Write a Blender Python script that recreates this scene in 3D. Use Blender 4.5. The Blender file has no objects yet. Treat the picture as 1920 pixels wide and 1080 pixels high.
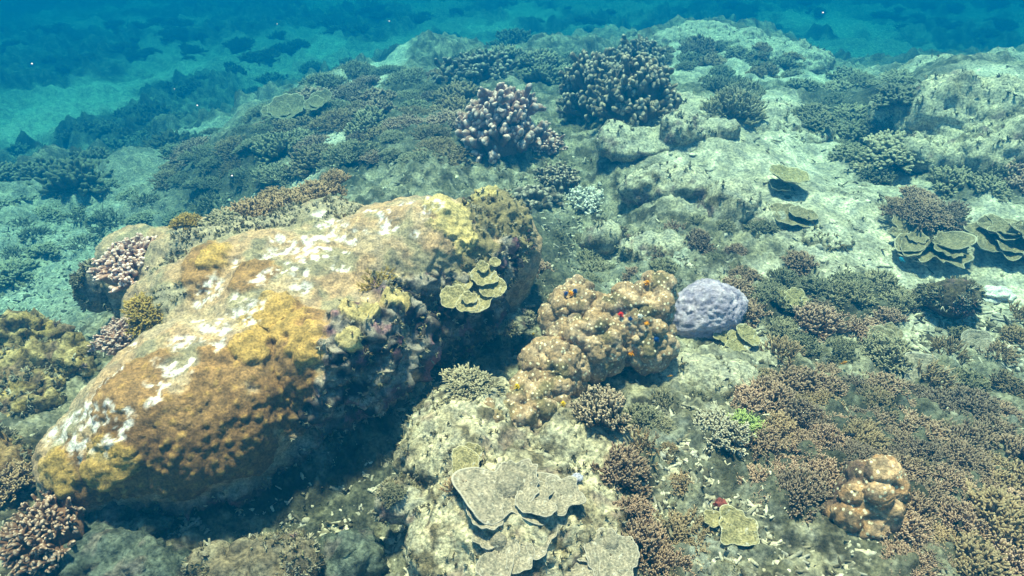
import bpy, math, random
import numpy as np
from mathutils import Vector, Matrix
from mathutils.bvhtree import BVHTree

rng = np.random.default_rng(11)
random.seed(11)
S = bpy.context.scene
COL = S.collection
R = math.radians

# ------------------------------------------------------------------ camera
CAM_H, PITCH, HFOV = 1.6, 33.0, 75.0
cam_d = bpy.data.cameras.new('camera')
cam = bpy.data.objects.new('camera', cam_d)
COL.objects.link(cam)
cam.location = (0, 0, CAM_H)
cam.rotation_euler = (R(90 - PITCH), 0, 0)
cam_d.sensor_width = 36
cam_d.angle = R(HFOV)
cam_d.clip_start = 0.05
cam_d.clip_end = 200
S.camera = cam

# ------------------------------------------------------------------ sky, sun, exposure
SUN_EL, SUN_AZ = 78.0, -15.0          # azimuth from +Y (straight ahead), clockwise positive
w = bpy.data.worlds.new('World')
S.world = w
w.use_nodes = True
nt = w.node_tree
bg = nt.nodes['Background']
sky = nt.nodes.new('ShaderNodeTexSky')
sky.sky_type = 'NISHITA'
sky.sun_disc = False
sky.sun_elevation = R(SUN_EL)
sky.sun_rotation = R(SUN_AZ)
nt.links.new(sky.outputs[0], bg.inputs[0])
bg.inputs[1].default_value = 0.065
sl = bpy.data.lights.new('sun', 'SUN')
sl.energy = 5.0
sl.angle = R(6)
sl.color = (1.0, 0.63, 0.41)
so = bpy.data.objects.new('sun', sl)
COL.objects.link(so)
sd = Vector((math.sin(R(SUN_AZ)) * math.cos(R(SUN_EL)), math.cos(R(SUN_AZ)) * math.cos(R(SUN_EL)), math.sin(R(SUN_EL))))
so.rotation_euler = (-sd).to_track_quat('-Z', 'Y').to_euler()
so.location = (0, 3, 6)
S.view_settings.view_transform = 'Standard'
S.view_settings.look = 'None'
S.view_settings.exposure = 1.92
S.view_settings.gamma = 1.0
S.cycles.use_denoising = True
S.cycles.max_bounces = 6
S.cycles.diffuse_bounces = 2
S.cycles.volume_bounces = 1
S.cycles.transparent_max_bounces = 8

# ------------------------------------------------------------------ water (air of this place)
HAZE_D = 0.28
HAZE_SCATTER = (0.0002, 0.087, 0.212)
HAZE_ABS = (0.0005, 0.377, 0.428)

# ================================================================== numeric helpers
_p = np.random.default_rng(5).permutation(256).astype(np.int64)
_p = np.concatenate([_p, _p, _p])
_g = np.random.default_rng(6).normal(size=(256, 3))
_g /= np.linalg.norm(_g, axis=1)[:, None]

def pn(P, s=1.0, seed=0):
    """gradient noise, about -1..1, at points P scaled by s"""
    P = np.asarray(P, float) * s + seed * 17.137
    i = np.floor(P).astype(np.int64)
    f = P - i
    u = f * f * f * (f * (f * 6 - 15) + 10)
    i &= 255
    out = 0
    for dx in (0, 1):
        wx = u[:, 0] if dx else 1 - u[:, 0]
        for dy in (0, 1):
            wy = u[:, 1] if dy else 1 - u[:, 1]
            for dz in (0, 1):
                wz = u[:, 2] if dz else 1 - u[:, 2]
                h = _p[_p[_p[i[:, 0] + dx] + i[:, 1] + dy] + i[:, 2] + dz]
                g = _g[h]
                out = out + wx * wy * wz * (g[:, 0] * (f[:, 0] - dx) + g[:, 1] * (f[:, 1] - dy) + g[:, 2] * (f[:, 2] - dz))
    return out * 1.6

def fbm(P, s=1.0, o=4, seed=0, gain=0.5):
    a, t = 1.0, 0
    for k in range(o):
        t = t + a * pn(P, s, seed + k)
        a *= gain
        s *= 2.03
    return t

def ridged(P, s=1.0, o=3, seed=0):
    a, t = 1.0, 0
    for k in range(o):
        t = t + a * (1 - 2 * np.abs(pn(P, s, seed + k)))
        a *= 0.5
        s *= 2.1
    return t

def sm(a, b, x):
    t = np.clip((x - a) / (b - a), 0, 1)
    return t * t * (3 - 2 * t)

FPX = 960 / math.tan(R(HFOV / 2))
def ray(px, py):
    a = R(PITCH)
    cx, cy = (px - 960) / FPX, -(py - 540) / FPX
    d = np.array([cx, math.cos(a) + cy * math.sin(a), -math.sin(a) + cy * math.cos(a)])
    return d / np.linalg.norm(d)
def plane(px, py, z=0.0):
    d = ray(px, py)
    t = (z - CAM_H) / d[2]
    return np.array([0, 0, CAM_H]) + d * t
def at_y(px, py, y):
    d = ray(px, py)
    return np.array([0, 0, CAM_H]) + d * (y / d[1])

# edge of the shallow reef flat, by bearing from the camera
_edge = [(-500, 820), (0, 590), (180, 470), (330, 385), (480, 290), (620, 190), (760, 140), (850, 115), (1000, 108), (1200, 88),
         (1340, 58), (1470, 88), (1560, 130), (1700, 150), (1800, 125), (1920, 100), (2300, 80)]
_et, _er = [], []
for a, b in _edge:
    q = plane(a, b)
    _et.append(math.atan2(q[0], q[1])); _er.append(math.hypot(q[0], q[1]))
_et, _er = np.array(_et), np.array(_er)
_o = np.argsort(_et); _et, _er = _et[_o], _er[_o]

# local rises and hollows: pixel centre, radius x, radius y (m), height
_mounds = [(1330, 300, .62, .75, .26), (1420, 215, .5, .5, .10), (1850, 250, .75, .9, .42), (1900, 420, .6, .4, .10), (1600, 440, .5, .3, .06),
           (1120, 420, .22, .7, -.16), (1640, 290, .3, .5, -.10), (870, 640, .35, .25, -.10), (560, 960, .5, .28, -.12),
           (1310, 780, .3, .2, .03), (960, 240, .5, .4, .08), (90, 400, 1.0, 1.1, -.42), (250, 300, .9, .8, -.2)]
_mw = [(plane(a, b), c, d, e) for a, b, c, d, e in _mounds]
def Hb(x, y):
    x = np.asarray(x, float); y = np.asarray(y, float)
    r = np.hypot(x, y); th = np.arctan2(x, y)
    e = r - np.interp(th, _et, _er)
    left = sm(.35, -.5, th)
    drop = 1.45 + .1 * left
    P = np.stack([x, y, np.zeros_like(x)], -1).reshape(-1, 3)
    wob = (fbm(P, .8, 2, 40) * .35).reshape(x.shape)
    h = -drop * sm(-.8, 7.5, e + wob * 1.6) - .035 * np.clip(e - 4, 0, 30)
    for q, a, b, k in _mw:
        h = h + k * np.exp(-(((x - q[0]) / a) ** 2 + ((y - q[1]) / b) ** 2))
    return h
def H(x, y):
    x = np.asarray(x, float); y = np.asarray(y, float)
    P = np.stack([x, y, np.zeros_like(x)], -1).reshape(-1, 3)
    r = np.hypot(x, y)
    n = (fbm(P, 1.3, 3, 3) * .06 + fbm(P, 5, 3, 9) * .022).reshape(x.shape)
    n = n * (1 + np.clip(r - 4, 0, 6) * .4)
    return Hb(x, y) + n

BVHS = []
def ground(px, py):
    """the point of the sea bed seen at a pixel"""
    d = ray(px, py)
    ts = np.concatenate([np.linspace(.6, 6, 700), np.linspace(6.02, 40, 900)])
    P = np.array([0, 0, CAM_H]) + d * ts[:, None]
    below = P[:, 2] < H(P[:, 0], P[:, 1])
    k = int(np.argmax(below)) if below.any() else len(ts) - 1
    q = P[k].copy()
    q[2] = float(H(q[0], q[1]))
    return q
def cast(px, py, only=None):
    """nearest surface (rocks or bed) seen at a pixel -> point, normal"""
    d = Vector(ray(px, py)); o = Vector((0, 0, CAM_H))
    best = None
    for b in (only or BVHS):
        h = b.ray_cast(o, d)
        if h[0] is not None and (best is None or h[3] < best[2]):
            best = (np.array(h[0]), np.array(h[1]), h[3])
    g = ground(px, py)
    dg = np.linalg.norm(g - np.array(o))
    if only is None and (best is None or dg < best[2]):
        return g, np.array([0, 0, 1.0])
    if best is None:
        return g, np.array([0, 0, 1.0])
    return best[0], best[1]
def depth(q):
    return q[1] * math.cos(R(PITCH)) + (CAM_H - q[2]) * math.sin(R(PITCH))
def m_px(q, n):
    """metres of n photo pixels at point q"""
    return n * depth(q) / FPX

# ================================================================== mesh helpers
def mesh(name, V, quads=None, tris=None, attrs=None, col=None, smooth=True):
    me = bpy.data.meshes.new(name)
    V = np.ascontiguousarray(V, np.float32)
    nq = 0 if quads is None else len(quads)
    ntr = 0 if tris is None else len(tris)
    me.vertices.add(len(V)); me.vertices.foreach_set('co', V.ravel())
    li = []
    if nq: li.append(np.asarray(quads).ravel())
    if ntr: li.append(np.asarray(tris).ravel())
    li = np.concatenate(li).astype(np.int32)
    me.loops.add(len(li)); me.loops.foreach_set('vertex_index', li)
    me.polygons.add(nq + ntr)
    st = np.concatenate([np.arange(nq) * 4, nq * 4 + np.arange(ntr) * 3]).astype(np.int32)
    me.polygons.foreach_set('loop_start', st)
    me.polygons.foreach_set('use_smooth', np.full(nq + ntr, smooth))
    me.update(calc_edges=True)
    me.validate()
    for k, v in (attrs or {}).items():
        a = me.attributes.new(k, 'FLOAT', 'POINT'); a.data.foreach_set('value', np.asarray(v, np.float32).ravel())
    if col is not None:
        c = np.ones((len(V), 4), np.float32); c[:, :3] = np.clip(col, 0, 1)
        a = me.attributes.new('Col', 'FLOAT_COLOR', 'POINT'); a.data.foreach_set('color', c.ravel())
    return me
def new(name, me, mat=None, parent=None, loc=None):
    o = bpy.data.objects.new(name, me)
    COL.objects.link(o)
    if mat and not me.materials: me.materials.append(mat)
    if parent: o.parent = parent
    if loc is not None: o.location = loc
    return o
def empty(name, loc=(0, 0, 0)):
    o = bpy.data.objects.new(name, None); COL.objects.link(o); o.location = loc; o.empty_display_size = .1
    return o
def tag(o, label=None, cat=None, group=None, kind=None):
    if label: o['label'] = label
    if cat: o['category'] = cat
    if group: o['group'] = group
    if kind: o['kind'] = kind
    return o
def copy_tree(o, parent=None):
    c = o.copy(); COL.objects.link(c)
    if parent: c.parent = parent
    for ch in list(o.children): copy_tree(ch, c)
    return c

def ico(sub):
    t = (1 + 5 ** .5) / 2
    v = [(-1, t, 0), (1, t, 0), (-1, -t, 0), (1, -t, 0), (0, -1, t), (0, 1, t), (0, -1, -t), (0, 1, -t), (t, 0, -1), (t, 0, 1), (-t, 0, -1), (-t, 0, 1)]
    f = [(0, 11, 5), (0, 5, 1), (0, 1, 7), (0, 7, 10), (0, 10, 11), (1, 5, 9), (5, 11, 4), (11, 10, 2), (10, 7, 6), (7, 1, 8), (3, 9, 4), (3, 4, 2), (3, 2, 6), (3, 6, 8), (3, 8, 9), (4, 9, 5), (2, 4, 11), (6, 2, 10), (8, 6, 7), (9, 8, 1)]
    v = [np.array(a) / np.linalg.norm(a) for a in v]
    for _ in range(sub):
        mid, nf = {}, []
        def m(a, b):
            k = (min(a, b), max(a, b))
            if k not in mid:
                c = v[a] + v[b]; v.append(c / np.linalg.norm(c)); mid[k] = len(v) - 1
            return mid[k]
        for a, b, c in f:
            x, y, z = m(a, b), m(b, c), m(c, a)
            nf += [(a, x, z), (b, y, x), (c, z, y), (x, y, z)]
        f = nf
    return np.array(v), np.array(f)
ICO = {k: ico(k) for k in (1, 2, 3, 4)}

def rotz(a):
    c, s = math.cos(a), math.sin(a)
    return np.array([[c, -s, 0], [s, c, 0], [0, 0, 1]])
def blob(ells, voxel, smooth=8):
    """one skin over several ellipsoids (centre, radii, yaw) -> V, F(list), N"""
    v0, f0 = ICO[3]
    Vs, Fs, n = [], [], 0
    for e in ells:
        c, r = np.array(e[0], float), np.array(e[1], float)
        yaw = e[2] if len(e) > 2 else 0
        Vs.append((v0 * r) @ rotz(yaw).T + c); Fs.append(f0 + n); n += len(v0)
    me = mesh('tmp', np.concatenate(Vs), tris=np.concatenate(Fs))
    o = bpy.data.objects.new('tmp', me); COL.objects.link(o)
    m = o.modifiers.new('r', 'REMESH'); m.mode = 'VOXEL'; m.voxel_size = voxel
    if smooth:
        s = o.modifiers.new('s', 'SMOOTH'); s.iterations = smooth; s.factor = .5
    dg = bpy.context.evaluated_depsgraph_get(); dg.update()
    ev = o.evaluated_get(dg).to_mesh()
    V = np.empty(len(ev.vertices) * 3, np.float32); ev.vertices.foreach_get('co', V); V = V.reshape(-1, 3).astype(float)
    N = np.empty(len(ev.vertices) * 3, np.float32); ev.vertex_normals.foreach_get('vector', N); N = N.reshape(-1, 3).astype(float)
    L = np.empty(len(ev.loops), np.int32); ev.loops.foreach_get('vertex_index', L)
    tot = np.empty(len(ev.polygons), np.int32); ev.polygons.foreach_get('loop_total', tot)
    st = np.empty(len(ev.polygons), np.int32); ev.polygons.foreach_get('loop_start', st)
    q = L[st[tot == 4][:, None] + np.arange(4)]
    t = L[st[tot == 3][:, None] + np.arange(3)]
    o.evaluated_get(dg).to_mesh_clear()
    bpy.data.objects.remove(o); bpy.data.meshes.remove(me)
    return V, q, t, N
def normals(V, q, t=None):
    N = np.zeros_like(V)
    for f in (q, t):
        if f is None or not len(f): continue
        n = np.cross(V[f[:, 2]] - V[f[:, 0]], V[f[:, -1]] - V[f[:, 1]]) if f.shape[1] == 4 else np.cross(V[f[:, 1]] - V[f[:, 0]], V[f[:, 2]] - V[f[:, 0]])
        for k in range(f.shape[1]): np.add.at(N, f[:, k], n)
    return N / (np.linalg.norm(N, axis=1)[:, None] + 1e-12)
def knobs(V, n, r0, r1, seed=0, mask=None, depth_=1.0):
    """displacement of rounded knobs that meet in creases; also which knob"""
    g = np.random.default_rng(seed)
    idx = np.arange(len(V)) if mask is None else np.nonzero(mask > .5)[0]
    c = V[g.choice(idx, min(n, len(idx)), replace=False)]
    r = g.uniform(r0, r1, len(c))
    d = np.zeros(len(V)); w_ = np.zeros(len(V), int)
    for a in range(0, len(V), 20000):
        D = ((V[a:a + 20000, None, :] - c[None]) ** 2).sum(2)
        h = np.sqrt(np.maximum(r[None] ** 2 - D, 0))
        k = h.argmax(1)
        d[a:a + 20000] = h[np.arange(len(k)), k]; w_[a:a + 20000] = k
    return d * depth_, w_
def worley(V, s, seed=0):
    """distance to the nearest scattered point (in cells) and a random number of that point"""
    P_ = V * s + seed * 3.7
    c = np.floor(P_).astype(np.int64)
    best = np.full(len(V), 9.0); rid = np.zeros(len(V))
    for dx in (-1, 0, 1):
        for dy in (-1, 0, 1):
            for dz in (-1, 0, 1):
                k = (c + [dx, dy, dz]) & 255
                h = _p[_p[_p[k[:, 0]] + k[:, 1]] + k[:, 2]]
                pt = c + [dx, dy, dz] + .5 + _g[h] * .45
                d = np.linalg.norm(P_ - pt, axis=1)
                m = d < best
                best = np.where(m, d, best); rid = np.where(m, (h * 37 % 256) / 255.0, rid)
    return best, rid
def nodules(V, s, seed=0, lo=.35, span=.45):
    """rounded nodules of many sizes, about 1/s apart; height in metres"""
    d, r_ = worley(V, s, seed)
    rad_ = lo + span * r_
    return np.sqrt(np.maximum(rad_ ** 2 - d ** 2, 0)) / s
def bvh(V, q, t):
    f = [tuple(int(i) for i in a) for a in q] + [tuple(int(i) for i in a) for a in t]
    return BVHTree.FromPolygons([tuple(a) for a in V], f)

def tubes(C, Rd, sides=6):
    """many tapered round-ended branches at once: C (B,K,3) centres, Rd (B,K) radii -> V, quads, tris, t"""
    B, K, _ = C.shape
    T = np.gradient(C, axis=1)
    T /= np.linalg.norm(T, axis=2, keepdims=True) + 1e-9
    ref = np.where(np.abs(T[:, :1, 2:3]) < .9, np.array([[[0, 0, 1.0]]]), np.array([[[1.0, 0, 0]]]))
    ref = np.broadcast_to(ref, T.shape)
    A = np.cross(T, ref); A /= np.linalg.norm(A, axis=2, keepdims=True) + 1e-9
    Bn = np.cross(T, A)
    ph = np.arange(sides) * 2 * np.pi / sides
    V = C[:, :, None] + Rd[:, :, None, None] * (np.cos(ph)[None, None, :, None] * A[:, :, None] + np.sin(ph)[None, None, :, None] * Bn[:, :, None])
    apex = C[:, -1] + T[:, -1] * Rd[:, -1:] * .75
    n = K * sides
    i = np.arange(K - 1)[:, None] * sides; j = np.arange(sides)[None]; j2 = (j + 1) % sides
    q = np.stack([i + j, i + j2, i + sides + j2, i + sides + j], -1).reshape(-1, 4)
    q = (q[None] + (np.arange(B) * n)[:, None, None]).reshape(-1, 4)[:, ::-1]
    t = np.stack([np.full(sides, 0), (K - 1) * sides + np.arange(sides), (K - 1) * sides + (np.arange(sides) + 1) % sides], -1)
    t = (t[None] + (np.arange(B) * n)[:, None, None])
    t[:, :, 0] = (B * n + np.arange(B))[:, None]
    t = t.reshape(-1, 3)[:, ::-1]
    tt = np.concatenate([np.broadcast_to(np.linspace(0, 1, K)[None, :, None], (B, K, sides)).ravel(), np.ones(B)])
    return np.concatenate([V.reshape(-1, 3), apex]), q, t, tt
def join(parts):
    """parts: list of (V,q,t,*extras) -> the same, concatenated"""
    n, V, Q, T, X = 0, [], [], [], []
    for p in parts:
        V.append(p[0])
        if p[1] is not None and len(p[1]): Q.append(p[1] + n)
        if p[2] is not None and len(p[2]): T.append(p[2] + n)
        X.append(p[3]); n += len(p[0])
    return (np.concatenate(V), np.concatenate(Q) if Q else np.zeros((0, 4), int), np.concatenate(T) if T else np.zeros((0, 3), int), np.concatenate(X))

# ================================================================== materials
def _mat(name):
    m = bpy.data.materials.new(name); m.use_nodes = True
    t = m.node_tree; b = t.nodes['Principled BSDF']
    b.inputs['Roughness'].default_value = .9
    b.inputs['Specular IOR Level'].default_value = .12
    return m, t, b
def _noise(t, scale, detail=6, rough=.6):
    n = t.nodes.new('ShaderNodeTexNoise'); n.inputs['Scale'].default_value = scale; n.inputs['Detail'].default_value = detail; n.inputs['Roughness'].default_value = rough
    return n
def _mix(t, mode, fac, a, b):
    m = t.nodes.new('ShaderNodeMix'); m.data_type = 'RGBA'; m.blend_type = mode
    for s, v in ((0, fac), (6, a), (7, b)):
        if hasattr(v, 'is_output') or isinstance(v, bpy.types.NodeSocket): t.links.new(v, m.inputs[s])
        elif s == 0: m.inputs[0].default_value = v
        else: m.inputs[s].default_value = (*v, 1)
    return m.outputs[2]
def _ramp(t, src, stops):
    r = t.nodes.new('ShaderNodeValToRGB')
    e = r.color_ramp.elements
    for k, (p, c) in enumerate(stops):
        x = e[k] if k < 2 else e.new(p)
        x.position = p; x.color = (*c, 1) if len(c) == 3 else c
    t.links.new(src, r.inputs[0])
    return r.outputs[0]
def g3(v): return (v, v, v)
def mat_col(name, fine=90, lo=.55, hi=1.35, bump=.5, dist=.006, spots=None):
    """a surface whose own patches are in the 'Col' attribute, with fine mottling and grain"""
    m, t, b = _mat(name)
    a = t.nodes.new('ShaderNodeAttribute'); a.attribute_name = 'Col'
    tc = t.nodes.new('ShaderNodeTexCoord')
    n1 = _noise(t, fine); n2 = _noise(t, fine * .22, 4)
    t.links.new(tc.outputs['Object'], n1.inputs['Vector']); t.links.new(tc.outputs['Object'], n2.inputs['Vector'])
    c = _mix(t, 'MULTIPLY', 1.0, a.outputs['Color'], _ramp(t, n1.outputs[0], [(.36, g3(lo)), (.64, g3(hi))]))
    c = _mix(t, 'MULTIPLY', 1.0, c, _ramp(t, n2.outputs[0], [(.36, (.66, .68, .74)), (.64, (1.28, 1.24, 1.16))]))
    if spots:
        v = t.nodes.new('ShaderNodeTexVoronoi'); v.inputs['Scale'].default_value = spots[0]
        t.links.new(tc.outputs['Object'], v.inputs['Vector'])
        c = _mix(t, 'MIX', _ramp(t, v.outputs['Distance'], [(spots[2] * .6, g3(1)), (spots[2], g3(0))]), c, spots[1])
    t.links.new(c, b.inputs['Base Color'])
    bp = t.nodes.new('ShaderNodeBump'); bp.inputs['Strength'].default_value = bump; bp.inputs['Distance'].default_value = dist
    n3 = _noise(t, fine * 1.3, 8, .7); t.links.new(tc.outputs['Object'], n3.inputs['Vector'])
    t.links.new(n3.outputs[0], bp.inputs['Height']); t.links.new(bp.outputs[0], b.inputs['Normal'])
    return m
def mat_tip(name, base, tip, p0=.55, p1=1.0, vary=.3, fine=160, bump=.5, dist=.003):
    """a coral whose growing tips or rims are paler: attribute 't' runs from old growth to tip"""
    m, t, b = _mat(name)
    a = t.nodes.new('ShaderNodeAttribute'); a.attribute_name = 't'
    oi = t.nodes.new('ShaderNodeObjectInfo'); tc = t.nodes.new('ShaderNodeTexCoord')
    n = _noise(t, fine, 4); t.links.new(tc.outputs['Object'], n.inputs['Vector'])
    n2 = _noise(t, 14, 5); t.links.new(tc.outputs['Object'], n2.inputs['Vector'])
    c = _mix(t, 'MIX', _ramp(t, a.outputs['Fac'], [(p0, g3(0)), (p1, g3(1))]), base, tip)
    c = _mix(t, 'MULTIPLY', 1.0, c, _ramp(t, n.outputs[0], [(.3, g3(.7)), (.7, g3(1.3))]))
    c = _mix(t, 'MULTIPLY', 1.0, c, _ramp(t, n2.outputs[0], [(.3, (.72, .76, .74)), (.7, (1.25, 1.2, 1.15))]))
    c = _mix(t, 'MULTIPLY', 1.0, c, _ramp(t, oi.outputs['Random'], [(0, (1 - vary, 1 - vary * .8, 1 - vary * .7)), (.5, (1, 1, .95)), (1, (1 + vary, 1 + vary * .9, 1 + vary * .9))]))
    t.links.new(c, b.inputs['Base Color'])
    bp = t.nodes.new('ShaderNodeBump'); bp.inputs['Strength'].default_value = bump; bp.inputs['Distance'].default_value = dist
    t.links.new(n.outputs[0], bp.inputs['Height']); t.links.new(bp.outputs[0], b.inputs['Normal'])
    return m
def mat_plate(name, base, rim, silt=(.55, .52, .45)):
    """plate coral: growth bands, fine polyps, silt specks and a thin pale rim"""
    m, t, b = _mat(name)
    a = t.nodes.new('ShaderNodeAttribute'); a.attribute_name = 't'
    tc = t.nodes.new('ShaderNodeTexCoord')
    n = _noise(t, 38, 7, .7); n2 = _noise(t, 150, 4); n3 = _noise(t, 60, 5, .65)
    for x in (n, n2, n3): t.links.new(tc.outputs['Object'], x.inputs['Vector'])
    wv = t.nodes.new('ShaderNodeMath'); wv.operation = 'MULTIPLY_ADD'; t.links.new(a.outputs['Fac'], wv.inputs[0]); wv.inputs[1].default_value = 46; 
    sc = t.nodes.new('ShaderNodeMath'); sc.operation = 'MULTIPLY'; t.links.new(n.outputs[0], sc.inputs[0]); sc.inputs[1].default_value = 9
    t.links.new(sc.outputs[0], wv.inputs[2])
    sn = t.nodes.new('ShaderNodeMath'); sn.operation = 'SINE'; t.links.new(wv.outputs[0], sn.inputs[0])
    c = _mix(t, 'MULTIPLY', 1.0, base, _ramp(t, sn.outputs[0], [(0, g3(.86)), (1, g3(1.12))]))
    c = _mix(t, 'MULTIPLY', 1.0, c, _ramp(t, n.outputs[0], [(.35, (.62, .66, .66)), (.65, (1.3, 1.25, 1.2))]))
    c = _mix(t, 'MULTIPLY', 1.0, c, _ramp(t, n2.outputs[0], [(.35, g3(.7)), (.65, g3(1.3))]))
    c = _mix(t, 'MIX', _ramp(t, n3.outputs[0], [(.60, g3(0)), (.68, g3(.8))]), c, silt)
    c = _mix(t, 'MIX', _ramp(t, a.outputs['Fac'], [(.95, g3(0)), (.985, g3(1))]), c, rim)
    t.links.new(c, b.inputs['Base Color'])
    bp = t.nodes.new('ShaderNodeBump'); bp.inputs['Strength'].default_value = .9; bp.inputs['Distance'].default_value = .005
    ad = t.nodes.new('ShaderNodeMath'); ad.operation = 'ADD'; t.links.new(n2.outputs[0], ad.inputs[0]); t.links.new(n.outputs[0], ad.inputs[1])
    t.links.new(ad.outputs[0], bp.inputs['Height']); t.links.new(bp.outputs[0], b.inputs['Normal'])
    return m
def mat_flat(name, c, rough=.6):
    m, t, b = _mat(name); tc = t.nodes.new('ShaderNodeTexCoord')
    n = _noise(t, 300, 3); t.links.new(tc.outputs['Object'], n.inputs['Vector'])
    t.links.new(_mix(t, 'MULTIPLY', 1.0, c, _ramp(t, n.outputs[0], [(.3, g3(.75)), (.7, g3(1.25))])), b.inputs['Base Color'])
    b.inputs['Roughness'].default_value = rough
    return m

M = {}
M['bed'] = mat_col('sea_bed', 75, .5, 1.5, .9, .012)
M['rock'] = mat_col('reef_rock', 85, .45, 1.55, 1.0, .014)
M['crust'] = mat_col('coral_crust', 140, .6, 1.35, .9, .007)
M['rubble'] = mat_col('rubble', 120, .7, 1.25, .5, .003)
M['knob'] = mat_col('knobbly_coral', 130, .6, 1.35, 1.0, .006, spots=(58, (.86, .76, .54), .30))
M['acro_brown'] = mat_tip('branching_brown', (.130, .078, .052), (.47, .335, .255), .6, 1, .35)
M['acro_gray'] = mat_tip('branching_grey', (.135, .12, .075), (.34, .31, .215), .45, 1)
M['acro_tan'] = mat_tip('branching_tan', (.16, .105, .06), (.42, .31, .20), .5, 1)
M['acro_white'] = mat_tip('branching_white', (.19, .155, .11), (.58, .53, .45), .6, 1)
M['white_bush'] = mat_tip('branching_whitish', (.40, .38, .33), (.85, .82, .76), .3, .9, .05)
M['acro_round'] = mat_tip('branching_pale_tips', (.075, .05, .032), (.50, .39, .29), .55, 1, .05)
M['acro_purple'] = mat_tip('branching_purple', (.34, .20, .17), (.80, .62, .58), .4, .95)
M['acro_rust'] = mat_tip('branching_rust', (.17, .09, .06), (.60, .43, .34), .45, 1, .05)
M['acro_yellow'] = mat_tip('branching_yellow', (.22, .14, .03), (.50, .36, .12), .3, 1)
M['acro_green'] = mat_tip('branching_green', (.10, .14, .04), (.42, .50, .20), .3, 1)
M['finger'] = mat_tip('finger_pink', (.26, .145, .13), (.84, .60, .57), .45, 1, .2)
M['finger_dull'] = mat_tip('finger_dull', (.15, .115, .085), (.60, .49, .40), .5, 1, .2)
M['plate_olive'] = mat_plate('plate_olive', (.30, .26, .14), (.58, .53, .37))
M['plate_grey'] = mat_plate('plate_grey', (.30, .265, .21), (.46, .42, .36))
M['plate_dim'] = mat_plate('plate_dim', (.24, .205, .13), (.50, .45, .33), (.38, .35, .26))
M['purple'] = mat_col('lavender_coral', 100, .75, 1.2, 1.0, .008)
M['fish_orange'] = mat_flat('fish_orange', (.75, .30, .02), .4)
M['fish_dark'] = mat_flat('fish_dark', (.03, .035, .04), .4)
M['fish_blue'] = mat_flat('fish_blue', (.02, .25, .40), .4)
M['worm_orange'] = mat_flat('worm_orange', (.80, .33, .0))
M['worm_red'] = mat_flat('worm_red', (.65, .03, .02))
M['worm_blue'] = mat_flat('worm_blue', (.01, .06, .24))
M['worm_white'] = mat_flat('worm_white', (.7, .7, .68))
M['worm_yellow'] = mat_flat('worm_yellow', (.75, .5, .02))
M['speck'] = mat_flat('speck', (.9, .85, .85))
M['eye'] = mat_flat('eye', (.01, .01, .01), .2)

# ================================================================== the setting
hz = bpy.data.materials.new('haze'); hz.use_nodes = True
t = hz.node_tree
t.nodes.remove(t.nodes['Principled BSDF'])
pv = t.nodes.new('ShaderNodeVolumePrincipled')
pv.inputs['Color'].default_value = (*HAZE_SCATTER, 1)
pv.inputs['Absorption Color'].default_value = (*HAZE_ABS, 1)
pv.inputs['Density'].default_value = HAZE_D
pv.inputs['Anisotropy'].default_value = 0.5
t.links.new(pv.outputs[0], t.nodes['Material Output'].inputs['Volume'])
X0, X1, Y0, Y1, Z0, Z1 = -34, 34, -8, 40, -6.0, 1.67
bv = np.array([(x, y, z) for z in (Z0, Z1) for y in (Y0, Y1) for x in (X0, X1)], float)
bq = np.array([(0, 2, 3, 1), (4, 5, 7, 6), (0, 1, 5, 4), (2, 6, 7, 3), (0, 4, 6, 2), (1, 3, 7, 5)])
tag(new('haze', mesh('haze', bv, bq, smooth=False), hz), kind='stuff')

def wellipse(px, py, rx, ry):
    c = ground(px, py); a = ground(px + rx, py); b0 = ground(px, py - ry); b1 = ground(px, py + ry)
    return c[0], c[1], abs(a[0] - c[0]), abs(b0[1] - b1[1]) / 2
SAND = [wellipse(*a) for a in [
    (1340, 320, 140, 70), (1470, 240, 90, 80), (1230, 240, 80, 70), (1540, 445, 90, 80), (1640, 480, 120, 55), (1560, 390, 60, 50), (1830, 500, 140, 55), (1870, 400, 90, 45), (1450, 510, 60, 20), (1700, 360, 90, 30), (1890, 545, 90, 40), (1690, 520, 80, 25),
    (1330, 700, 110, 40), (1400, 640, 60, 40), (1400, 110, 130, 35), (1300, 80, 60, 20), (1850, 150, 120, 35), (1800, 620, 130, 50), (1700, 650, 110, 30), (30, 545, 60, 30), (1600, 400, 60, 40)]]
RUBB = [wellipse(*a) for a in [(1220, 490, 80, 60), (1260, 880, 70, 110), (1300, 1000, 120, 80), (1050, 470, 110, 80), (760, 1000, 130, 90), (100, 480, 160, 110), (1900, 640, 150, 60)]]
def zone(P, L, seed, wob=.35):
    n = fbm(P, 2.2, 4, seed) * wob
    m = np.zeros(len(P))
    for cx, cy, rx, ry in L:
        m = np.maximum(m, sm(1.25, .7, np.hypot((P[:, 0] - cx) / rx, (P[:, 1] - cy) / ry) + n))
    return m

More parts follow.
